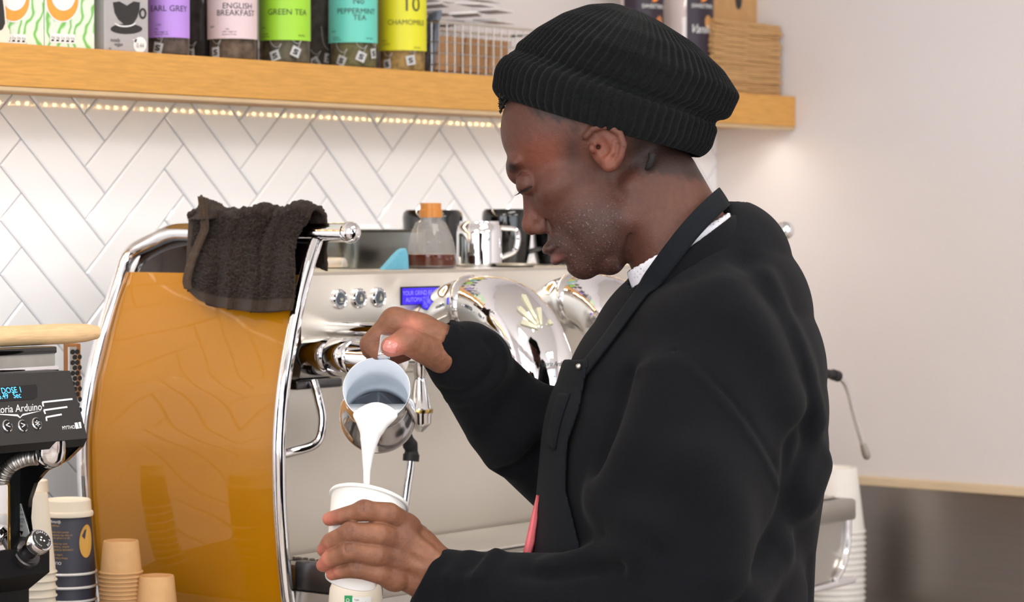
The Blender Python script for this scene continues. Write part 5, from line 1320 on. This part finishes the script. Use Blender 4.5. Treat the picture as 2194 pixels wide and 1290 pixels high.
# ---------------------------------------------------------------- beanie: rings from brim to crown with knitted ribs
keysL = np.array([(1074, 213), (1066, 190), (1072, 150), (1090, 116), (1112, 92), (1150, 60), (1205, 30), (1262, 12), (1312, 8), (1345, 20)], float)
keysR = np.array([(1496, 336), (1514, 312), (1522, 286), (1530, 268), (1562, 252), (1580, 205), (1548, 152), (1492, 100), (1428, 58), (1378, 26)], float)
keysB = np.array([140, 146, 150, 152, 158, 166, 152, 118, 72, 8], float)
tk = np.array([0, .1, .2, .29, .38, .52, .66, .8, .92, 1.0])
def kin(K, t):
    return np.array([np.interp(t, tk, K[:, i]) for i in range(2)]).T
def smooth1(a, n):
    for _ in range(n): a[1:-1] = (a[:-2] + 2 * a[1:-1] + a[2:]) / 4
    return a
NR, NT = 130, 640
tt = np.linspace(0, 1, NR)
Ls, Rs, Bs = kin(keysL, tt), kin(keysR, tt), np.interp(tt, tk, keysB)
for a in (Ls, Rs, Bs): smooth1(a, 6)
RIB = 72
V = []
th = np.linspace(0, 2 * math.pi, NT, endpoint=False)
for i, t in enumerate(tt):
    c = (Ls[i] + Rs[i]) / 2; hx = (Ls[i] - Rs[i]) / 2
    cuff = t < .285
    out = 0.0
    if cuff:
        q = t / .285; out = 9 * (1 - abs(2 * q - 1) ** 5) + 1
    amp = (4.6 if cuff else 4.2) * min(1, (1 - t) * 6)
    ph = th * RIB + (.25 * math.sin(6 * t) if not cuff else 1.2)
    rib = amp * .62 * np.cos(ph)
    wr = 3.5 * np.sin(3 * th + 9 * t) * (t > .35) * (1 - t) * 1.6 + 2.5 * np.sin(7 * th - 13 * t) * (t > .3) * (1 - t)
    sag = 7 * np.exp(-((t - .33) / .03) ** 2)
    rad = np.hypot(*hx)
    sc = 1 + (out + rib + wr - sag) / max(rad, 30)
    scb = 1 + (out + rib + wr - sag) / max(Bs[i], 30)
    px = c[0] + hx[0] * np.cos(th) * sc; py = c[1] + hx[1] * np.cos(th) * sc
    L = Bs[i] * np.sin(th) * scb
    py = py + (10 * np.abs(np.sin(th)) ** 2 * (1 - t) if t < .5 else 0)   # brim dips over the ears
    V.append(np.stack([(px - 1097) * SP, -(py - 645) * SP, ZH - L * SP], 1))
V = np.array(V)
# roll the brim inwards
inner = [V[0] * 1.0]
cen = V[0].mean(0)
for k, f in enumerate((.985, .965, .955)): inner.append(cen + (V[min(6 + 8 * k, 30)] - cen) * 1.0 + (V[0].mean(0) - cen) - (V[min(6 + 8 * k, 30)] - V[min(6 + 8 * k, 30)].mean(0)) * (1 - f + .03))
Vb = np.vstack([inner[3][None], inner[2][None], inner[1][None], V])
nr = Vb.shape[0]; F = [(i * NT + k, i * NT + (k + 1) % NT, (i + 1) * NT + (k + 1) % NT, (i + 1) * NT + k) for i in range(nr - 1) for k in range(NT)]
F.append(tuple((nr - 1) * NT + k for k in range(NT)))
hat = mobj('beanie', c2w(Vb.reshape(-1, 3)), F, M['knit'], person); tag(hat, 'black ribbed knit beanie with turned-up cuff')
# ---------------------------------------------------------------- sweatshirt
def torso(P):
    s = SP; zc = 3.035
    pts = [(1572, 520, 70), (1552, 570, 148), (1535, 680, 210), (1510, 800, 264), (1488, 880, 290), (1474, 960, 304), (1452, 1150, 299), (1440, 1290, 306), (1442, 1480, 300)]
    q = [cs(x, y, zc) for x, y, _ in pts]; r = [a * s for _, _, a in pts]
    return chain(P, q, r, .78)
def arm_near(P):
    s = SP
    d = chain(P, [cs(1555, 600, 2.97), cs(1525, 730, 2.915), cs(1480, 1000, 2.875), cs(1452, 1290, 2.86)], [95 * s, 135 * s, 158 * s, 168 * s])
    return d
def fore_near(P):
    s = SP
    d = chain(P, [cs(1440, 1325, 2.87), cs(1190, 1296, 2.885), cs(1000, 1262, 2.925), cs(900, 1236, 2.937)], [150 * s, 108 * s, 79 * s, 66 * s])
    d = smin(d, chain(P, [cs(1005, 1196, 2.915), cs(968, 1240, 2.89), cs(962, 1300, 2.905)], [14 * s, 20 * s, 14 * s]), 20 * s)
    d = smin(d, chain(P, [cs(1062, 1190, 2.90), cs(1018, 1235, 2.872), cs(1012, 1310, 2.885)], [14 * s, 20 * s, 14 * s]), 24 * s)
    d = smax(d, -chain(P, [cs(1032, 1186, 2.895), cs(995, 1235, 2.862), cs(985, 1310, 2.875)], [7 * s, 9 * s, 8 * s]), 16 * s)
    e = half(P, cs(908, 1232, 2.93), (-.88, .47, 0))
    d = smax(d, e, 8 * s)
    return smax(d, -cone(P, cs(870, 1222, 2.937), cs(960, 1246, 2.94), 58 * s, 54 * s, 1.1), 5 * s)
def arm_far(P):
    s = SP
    d = chain(P, [cs(1480, 720, 3.17), cs(1225, 1015, 3.14), cs(1090, 895, 3.075), cs(1003, 783, 3.02), cs(945, 738, 2.993)], [118 * s, 112 * s, 103 * s, 80 * s, 60 * s])
    # ribbed cuff with its rolled ridge
    a, b_ = cs(1010, 773, 3.015), cs(935, 727, 2.99)
    d = smin(d, cone(P, cs(1012, 782, 3.02), cs(1000, 773, 3.014), 88 * s, 86 * s), 8 * s)
    d = smax(d, -smax(cone(P, cs(1032, 806, 3.03), cs(1030, 804, 3.03), 97 * s, 97 * s), -cone(P, cs(1032, 806, 3.03), cs(1030, 804, 3.03), 88 * s, 88 * s), 2 * s), 6 * s) if False else d
    d = smax(d, half(P, cs(936, 734, 2.99), (-.83, .50, -.2)), 8 * s)
    return smax(d, -cone(P, cs(900, 715, 2.985), cs(985, 762, 3.008), 52 * s, 50 * s), 5 * s)
NB = nrm((-.587, .81, 0))
def sweat0(P):
    s = SP
    d = torso(P)
    d = smin(d, arm_near(P), 46 * s)
    d = smin(d, arm_far(P), 30 * s)
    d = smin(d, fore_near(P), 34 * s)
    return d
def strokes(fn, lst, z0=2.6, z1=3.5):
    out = []
    for (pts, r, dep, k) in lst:
        pp = spline(pts, max(6, 2 * len(pts)))
        C = []
        for x, y in pp:
            h = hit(fn, x, y, z0, z1)
            if h is not None: C.append((h, grad(fn, h)))
        if len(C) > 1: out.append((C, r * SP, dep * SP, k * SP))
    return out
FOLDS = strokes(sweat0, [
    # (path, radius, depth: + ridge / - groove, softness)
    ([(1340, 805), (1370, 784), (1440, 768), (1482, 774), (1560, 850), (1622, 930), (1662, 1000), (1684, 1052)], 4, -3, 7),
    ([(1344, 816), (1372, 796), (1440, 781), (1478, 787), (1550, 862), (1610, 940), (1650, 1008), (1674, 1056)], 6, 2.4, 12),
    ([(1748, 898), (1712, 914), (1694, 950), (1690, 1010), (1686, 1052)], 10, -9, 34),
    ([(1735, 940), (1716, 1000), (1690, 1080), (1640, 1170), (1580, 1270), (1560, 1330)], 11, -10, 40),
    ([(1765, 1000), (1730, 1090), (1680, 1180), (1620, 1290)], 16, 6, 60),
    ([(1276, 1100), (1300, 1140), (1345, 1168), (1400, 1178)], 9, -9, 30),
    ([(1282, 1060), (1330, 1105), (1400, 1130)], 22, 7, 60),
    ([(1180, 1215), (1240, 1196), (1300, 1186), (1360, 1190)], 16, 6, 50),
    ([(1120, 1225), (1180, 1236), (1260, 1222), (1330, 1216)], 8, -6, 30),
    ([(1345, 805), (1326, 880), (1306, 960), (1290, 1020)], 9, -8, 36),
    ([(1420, 800), (1380, 900), (1330, 1000), (1290, 1080)], 26, 6, 70),
    ([(1496, 520), (1478, 620), (1462, 700), (1446, 764)], 2.5, -.8, 5),
    ([(1600, 560), (1670, 660), (1712, 780), (1735, 880)], 14, -5, 60),
    ([(1640, 600), (1700, 720), (1738, 840), (1752, 900)], 16, 5, 60),
    ([(1560, 620), (1640, 740), (1690, 860)], 22, 4, 80),
    ([(1040, 730), (1062, 760), (1052, 800), (1000, 838), (945, 836)], 6, -5, 14),
    ([(1058, 720), (1082, 760), (1070, 812), (1010, 858), (960, 858)], 8, 3, 18),
    ([(1120, 800), (1090, 860), (1040, 920)], 12, -5, 40),
    ([(1180, 850), (1130, 930), (1070, 1000)], 16, 6, 60),
    ([(1060, 1010), (1110, 1000), (1160, 960)], 10, -5, 40),
    ([(1700, 1100), (1740, 1200), (1742, 1290)], 20, -5, 60),
    ([(1500, 1000), (1560, 1100), (1560, 1230)], 26, 5, 90),
])
def sweat(P):
    d = sweat0(P)
    for C, r, dep, k in FOLDS:
        if dep > 0: pts = [p + n * (dep - r) for p, n in C]
        else: pts = [p + n * (dep + r) for p, n in C]
        lo = np.min(pts, 0) - r - k; hi = np.max(pts, 0) + r + k
        e = chain(P, pts, [r] * len(pts))
        d = smin(d, e, k) if dep > 0 else smax(d, -e, k)
    cut = smax(neck_sdf(P) - 12 * SP, -half(P, hp(1545, 492), NB), 10 * SP)
    return smax(d, -cut, 8 * SP)
Vs, Qs = surface(sweat, *bounds([cs(860, 455, 2.70), cs(1810, 1500, 3.40)], .02), .0042)
shirt = mobj('sweatshirt', c2w(Vs), Qs, M['fleece'], person)
# crew collar of the sweatshirt, white t-shirt neck
def ring_neck(pl, n, off, w):
    return lambda P: smax(smax(neck_sdf(P) - (off + w) * SP, -(neck_sdf(P) - off * SP), 3 * SP), np.abs(half(P, pl, n)) - 999, 1e-4)
NA = nrm((-.505, .863, 0))
def tee(P):
    d = np.abs(neck_sdf(P) - 8 * SP) - 4 * SP
    e = half(P, hp(1440, 524), NA)
    return smax(smax(d, e, 4 * SP), -e - 120 * SP, 4 * SP)
Vt, Qt = surface(tee, *bounds([hp(1290, 420, 180), hp(1680, 760, -180)], .01), .003)
mobj('tshirt', c2w(Vt), Qt, M['tshirt'], person)
def collar(P):
    d = np.abs(neck_sdf(P) - 17 * SP) - 7 * SP
    e = half(P, hp(1560, 466), NB)
    e = e + .10 * 0
    return smax(smax(d, e, 6 * SP), -e - 60 * SP, 6 * SP)
Vt, Qt = surface(collar, *bounds([hp(1290, 420, 190), hp(1700, 800, -190)], .01), .003)
mobj('collar', c2w(Vt), Qt, M['fleece'], person)
# ---------------------------------------------------------------- apron: bib, pocket flap, neck strap
def dress(P): return np.minimum(np.minimum(torso(P), sweat0(P) + 0.0), neck_sdf(P) - 22 * SP)
def bib(P):
    t = torso(P)
    d = np.abs(t - 10 * SP) - 6 * SP
    x = 1097 + P[0] / P[2] * FPX; y = 645 - P[1] / P[2] * FPX
    edge = np.interp(y, [700, 780, 800, 880, 950, 1050, 1170, 1300, 1500], [1262, 1262, 1256, 1240, 1216, 1212, 1242, 1262, 1262]).astype(np.float32)
    a = (x - edge) * SP; top = (770 + .0 * x - y) * SP
    return smax(smax(d, a, 4 * SP), top, 4 * SP)
Vb_, Qb_ = surface(bib, *bounds([cs(1090, 740, 2.72), cs(1330, 1500, 3.36)], .02), .0028)
apron = mobj('apron', c2w(Vb_), Qb_, M['apron'], person); tag(apron, 'charcoal bib apron over the sweatshirt')
def ribbon(pts, w, off, m, name, parent, fn, n=46, z0=2.6, z1=3.4, thick=.0022, wend=None):
    pp = spline(pts, n)
    C = [hit(fn, x, y, z0, z1) for x, y in pp]; C = [c for c in C if c is not None]
    N = [grad(fn, c, .006) for c in C]; C = np.array(C); N = np.array(N)
    for _ in range(4): C[1:-1] = (C[:-2] + 2 * C[1:-1] + C[2:]) / 4; N[1:-1] = (N[:-2] + 2 * N[1:-1] + N[2:]) / 4
    T = np.gradient(C, axis=0); R = []; TH = []
    for i in range(len(C)):
        t = nrm(T[i]); nn = nrm(N[i]); sd = np.cross(t, nn)
        ww = w * SP if wend is None else (w + (wend - w) * i / len(C)) * SP
        R.append([C[i] + nn * (off * SP) + sd * ww * q - nn * abs(q) ** 2 * ww * .10 for q in np.linspace(-.5, .5, 7)])
        TH.append([nn * thick] * 7)
    R = np.array(R); TH = np.array(TH)
    b = MB(); b.grid(R, TH); return mobj(name, c2w(np.vstack(b.V)), b.F, m, parent)
def under(P): return np.minimum(neck_sdf(P) - 20 * SP, torso(P) - 4 * SP)
ribbon([(1546, 424), (1516, 452), (1478, 494), (1436, 550), (1392, 612), (1346, 674), (1300, 738), (1256, 794)], 44, 6, M['apron'], 'neck_strap', person, under)
ribbon([(1226, 850), (1212, 890), (1202, 930), (1198, 958)], 62, 18, M['apron'], 'pocket_flap', apron, torso, n=16)
b = MB(); p = hit(under, 1257, 792, 2.6, 3.4); p = p + grad(under, p, .006) * 20 * SP; b.sphere(p, .0035, 14, 8); mobj('strap_stud', c2w(np.vstack(b.V)), b.F, M['steel2'], apron)
# pink tab at the waist in front of the apron
b = MB(); q = [cs(1152, 1060, 3.0), cs(1146, 1110, 2.99), cs(1138, 1160, 2.985), cs(1128, 1204, 2.98)]
b.grid(np.array([[p + np.array([dx * SP, 0, dz]) for dx, dz in ((-w, -.004), (-w * .2, -.008), (w, .01))] for p, w in zip(q, (3, 9, 12, 13))]), np.broadcast_to(np.array([.002, 0, .003]), (4, 3, 3)))
mobj('pink_card', c2w(np.vstack(b.V)), b.F, M['pink'], apron)
# trousers and shoes
def trousers(P):
    d = None
    for q in (-1, 1):
        e = chain(P, [cs(1470, 1480, 3.03 + .08 * q), cs(1480, 2250, 3.03 + .10 * q), cs(1495, 3190, 3.03 + .11 * q)], [.12, .095, .085])
        d = e if d is None else smin(d, e, .04)
    return smax(d, half(P, cs(1495, 3195, 3.03), (0, -1, 0)), .01)
V_, Q_ = surface(trousers, *bounds([cs(1150, 1300, 2.75), cs(1760, 3200, 3.32)], .05), .014)
mobj('trousers', c2w(V_), Q_, M['jeans'], person)
for q in (-1, 1):
    c = PD(1470, 3200, 3.03 + .11 * q); c[2] = 0
    b = MB(); fw = -RV
    ax = [fw, np.cross((0, 0, 1), fw), (0, 0, 1)]
    b.sphere(c + fw * .05 + np.array([0, 0, .045]), (.14, .052, .044), 24, 14, ax=ax); b.sphere(c + np.array([0, 0, .07]), (.075, .05, .065), 20, 12, ax=ax)
    b.build('shoe', M['black'], person)
# ================================================================== milk jug, milk, held paper cup
M['jugsteel'] = mat('polished_jug_steel', (226, 228, 232), .12, 1, var=.02, vscale=10)
M['milk'] = mat('milk', (250, 249, 246), .28, var=.005, sss=.3, coat=.2)
JO = cs(807, 833, 2.957); JN = nrm((.03, .40, -.915)); JR = 72 * SP
JS = nrm(np.array([-.05, -1, 0]) - JN * (np.array([-.05, -1, 0]) @ JN)); JT = np.cross(JN, JS)
prof = [(0, 1.0), (.006, .975), (.018, .94), (.034, .94), (.050, 1.02), (.068, 1.13), (.084, 1.165), (.094, 1.13), (.100, 1.0)]
ph = np.array([p[0] for p in prof]); pr = np.array([p[1] for p in prof]) * JR
def jug_r(h): return np.interp(h, ph, pr)
def jug_ring(h, dr, n=64):
    out = []
    for k in range(n):
        a = 2 * math.pi * k / n; sp = math.exp(-((min(a, 2 * math.pi - a)) / .32) ** 2) * max(0, 1 - h / .03)
        out.append(JO - JN * h + (JS * math.cos(a) + JT * math.sin(a)) * (jug_r(h) + dr + .007 * sp) + JN * .003 * sp)
    return out
def rings_mesh(rings):
    n = len(rings[0]); V = np.array([p for r in rings for p in r]); F = [(i * n + k, i * n + (k + 1) % n, (i + 1) * n + (k + 1) % n, (i + 1) * n + k) for i in range(len(rings) - 1) for k in range(n)]
    return V, F
hs_ = np.r_[np.linspace(0, .1, 24)]
rings = [jug_ring(h, -.0009) for h in hs_[::-1]] + [jug_ring(-.0006, -.0004)] + [jug_ring(h, 0) for h in hs_]
rings_in = [jug_ring(h, -.0009) for h in hs_[::-1]] + [jug_ring(-.0002, -.0008)]
rings = [jug_ring(-.0002, -.0008), jug_ring(-.0006, -.0004)] + [jug_ring(h, 0) for h in hs_]; n_ = 64
jug = thing('milk_jug', c2w(JO - JN * .05), 'polished steel milk jug tipped over the held paper cup', 'jug')
V, F = rings_mesh(rings); F.append(tuple((len(rings) - 1) * n_ + k for k in range(n_))[::-1]); mobj('jug_body', c2w(V), F, M['jugsteel'], jug)
V, F = rings_mesh(rings_in); F.append(tuple(range(n_))); mobj('jug_inside', c2w(V), F, mat('inner_steel_painted_reflection', (232, 240, 250), .45, .0, var=.02), jug)  # non-metal pale blue base: the steel's bright inner reflection is put into the colour
hpts = [cs(822, 770, 2.952), cs(823, 758, 2.943), cs(826, 738, 2.953), cs(829, 716, 2.963), cs(838, 706, 2.985), cs(845, 716, 3.015), cs(842, 760, 3.035), cs(838, 800, 3.04)]
pp = spline(hpts, 40); R_ = []
for i in range(40):
    tn = nrm(pp[min(i + 1, 39)] - pp[max(i - 1, 0)]); sd = nrm(np.cross(tn, (0, 0, 1)) if abs(tn[2]) < .95 else (1, 0, 0))
    sd = nrm((1, .05, .05)); R_.append([pp[i] + sd * w * 13 * SP for w in (-1, -.5, 0, .5, 1)])
b = MB(); R_ = np.array(R_); b.grid(R_, np.broadcast_to(np.array([0, 0, .0012]), R_.shape)); mobj('handle', c2w(np.vstack(b.V)), b.F, M['jugsteel'], jug)
def milk_sdf(P):
    s = SP
    q = P - _bv(P, JO); h = -(q * _bv(P, JN)).sum(0); w = q + _bv(P, JN) * h; rho = np.sqrt((w * w).sum(0))
    rin = np.interp(h, ph, pr).astype(np.float32) - .0012
    a = np.arctan2((w * _bv(P, JT)).sum(0), (w * _bv(P, JS)).sum(0)); rin = rin + .007 * np.exp(-(a / .32) ** 2) * np.clip(1 - h / .03, 0, 1)
    d = np.maximum(rho - rin, -h - .001); d = np.maximum(d, h - .097)
    d = smax(d, half(P, cs(800, 880, 2.94), c2w_n((0, 0, 1))), .003)
    st = chain(P, [cs(806, 893, 2.936), cs(797, 915, 2.931), cs(792, 940, 2.930), cs(788, 975, 2.931), cs(786, 1010, 2.934), cs(785, 1090, 2.945)], [25 * s, 27 * s, 20 * s, 12.5 * s, 8 * s, 6 * s])
    lipw = ell(P, cs(804, 889, 2.938), (46 * s, 15 * s, 12 * s))
    st = smin(st, lipw, 34 * s)
    return smin(d, st, 8 * s)
V, Q = surface(milk_sdf, *bounds([cs(700, 800, 2.88), cs(900, 1100, 3.06)], .012), .0015)
tag(mobj('poured_milk', c2w(V), Q, M['milk'], None, loc=c2w(JO)), 'white milk streaming from the steel jug into the cup', 'milk')
# paper cup, leaning with its mouth away
CB, CT = cs(751, 1246, 2.925), cs(791, 1072, 2.965)
ca = nrm(CT - CB); cl = np.linalg.norm(CT - CB); rt, rb = 82 * SP, 55 * SP
cup = thing('paper_cup', c2w(CB), 'white paper cup held in the left hand under the milk', 'cup')
b = MB(); b.lathe([(0, .006), (rb - .0025, .006), (rb - .002, 0), (rb - .0006, -.0005), (rb, .001), (rt, cl), (rt - .001, cl), (rb - .001, .008), (0, .0075)], CB, ca, 56, caps=False); M['cupw'] = mat('white_paper_cup', (246, 244, 240), .5, var=.008, vscale=60)
mobj('cup_wall', c2w(np.vstack(b.V)), b.F, M['cupw'], cup)
b = MB(); b.lathe([(rt - .0012, cl - .0015), (rt + .0018, cl - .0022), (rt + .0026, cl), (rt + .0016, cl + .0020), (rt - .0008, cl + .0016), (rt - .0014, cl)], CB, ca, 56, caps=False); mobj('rolled_rim', c2w(np.vstack(b.V)), b.F, M['cupw'], cup)
b = MB(); b.lathe([(0, .045), (rb + (rt - rb) * .42 - .0012, .045)], CB, ca, 40, caps=False); mobj('milk_fill', c2w(np.vstack(b.V)), b.F, mat('coffee_milk', (214, 186, 150), .3, var=.05), cup)
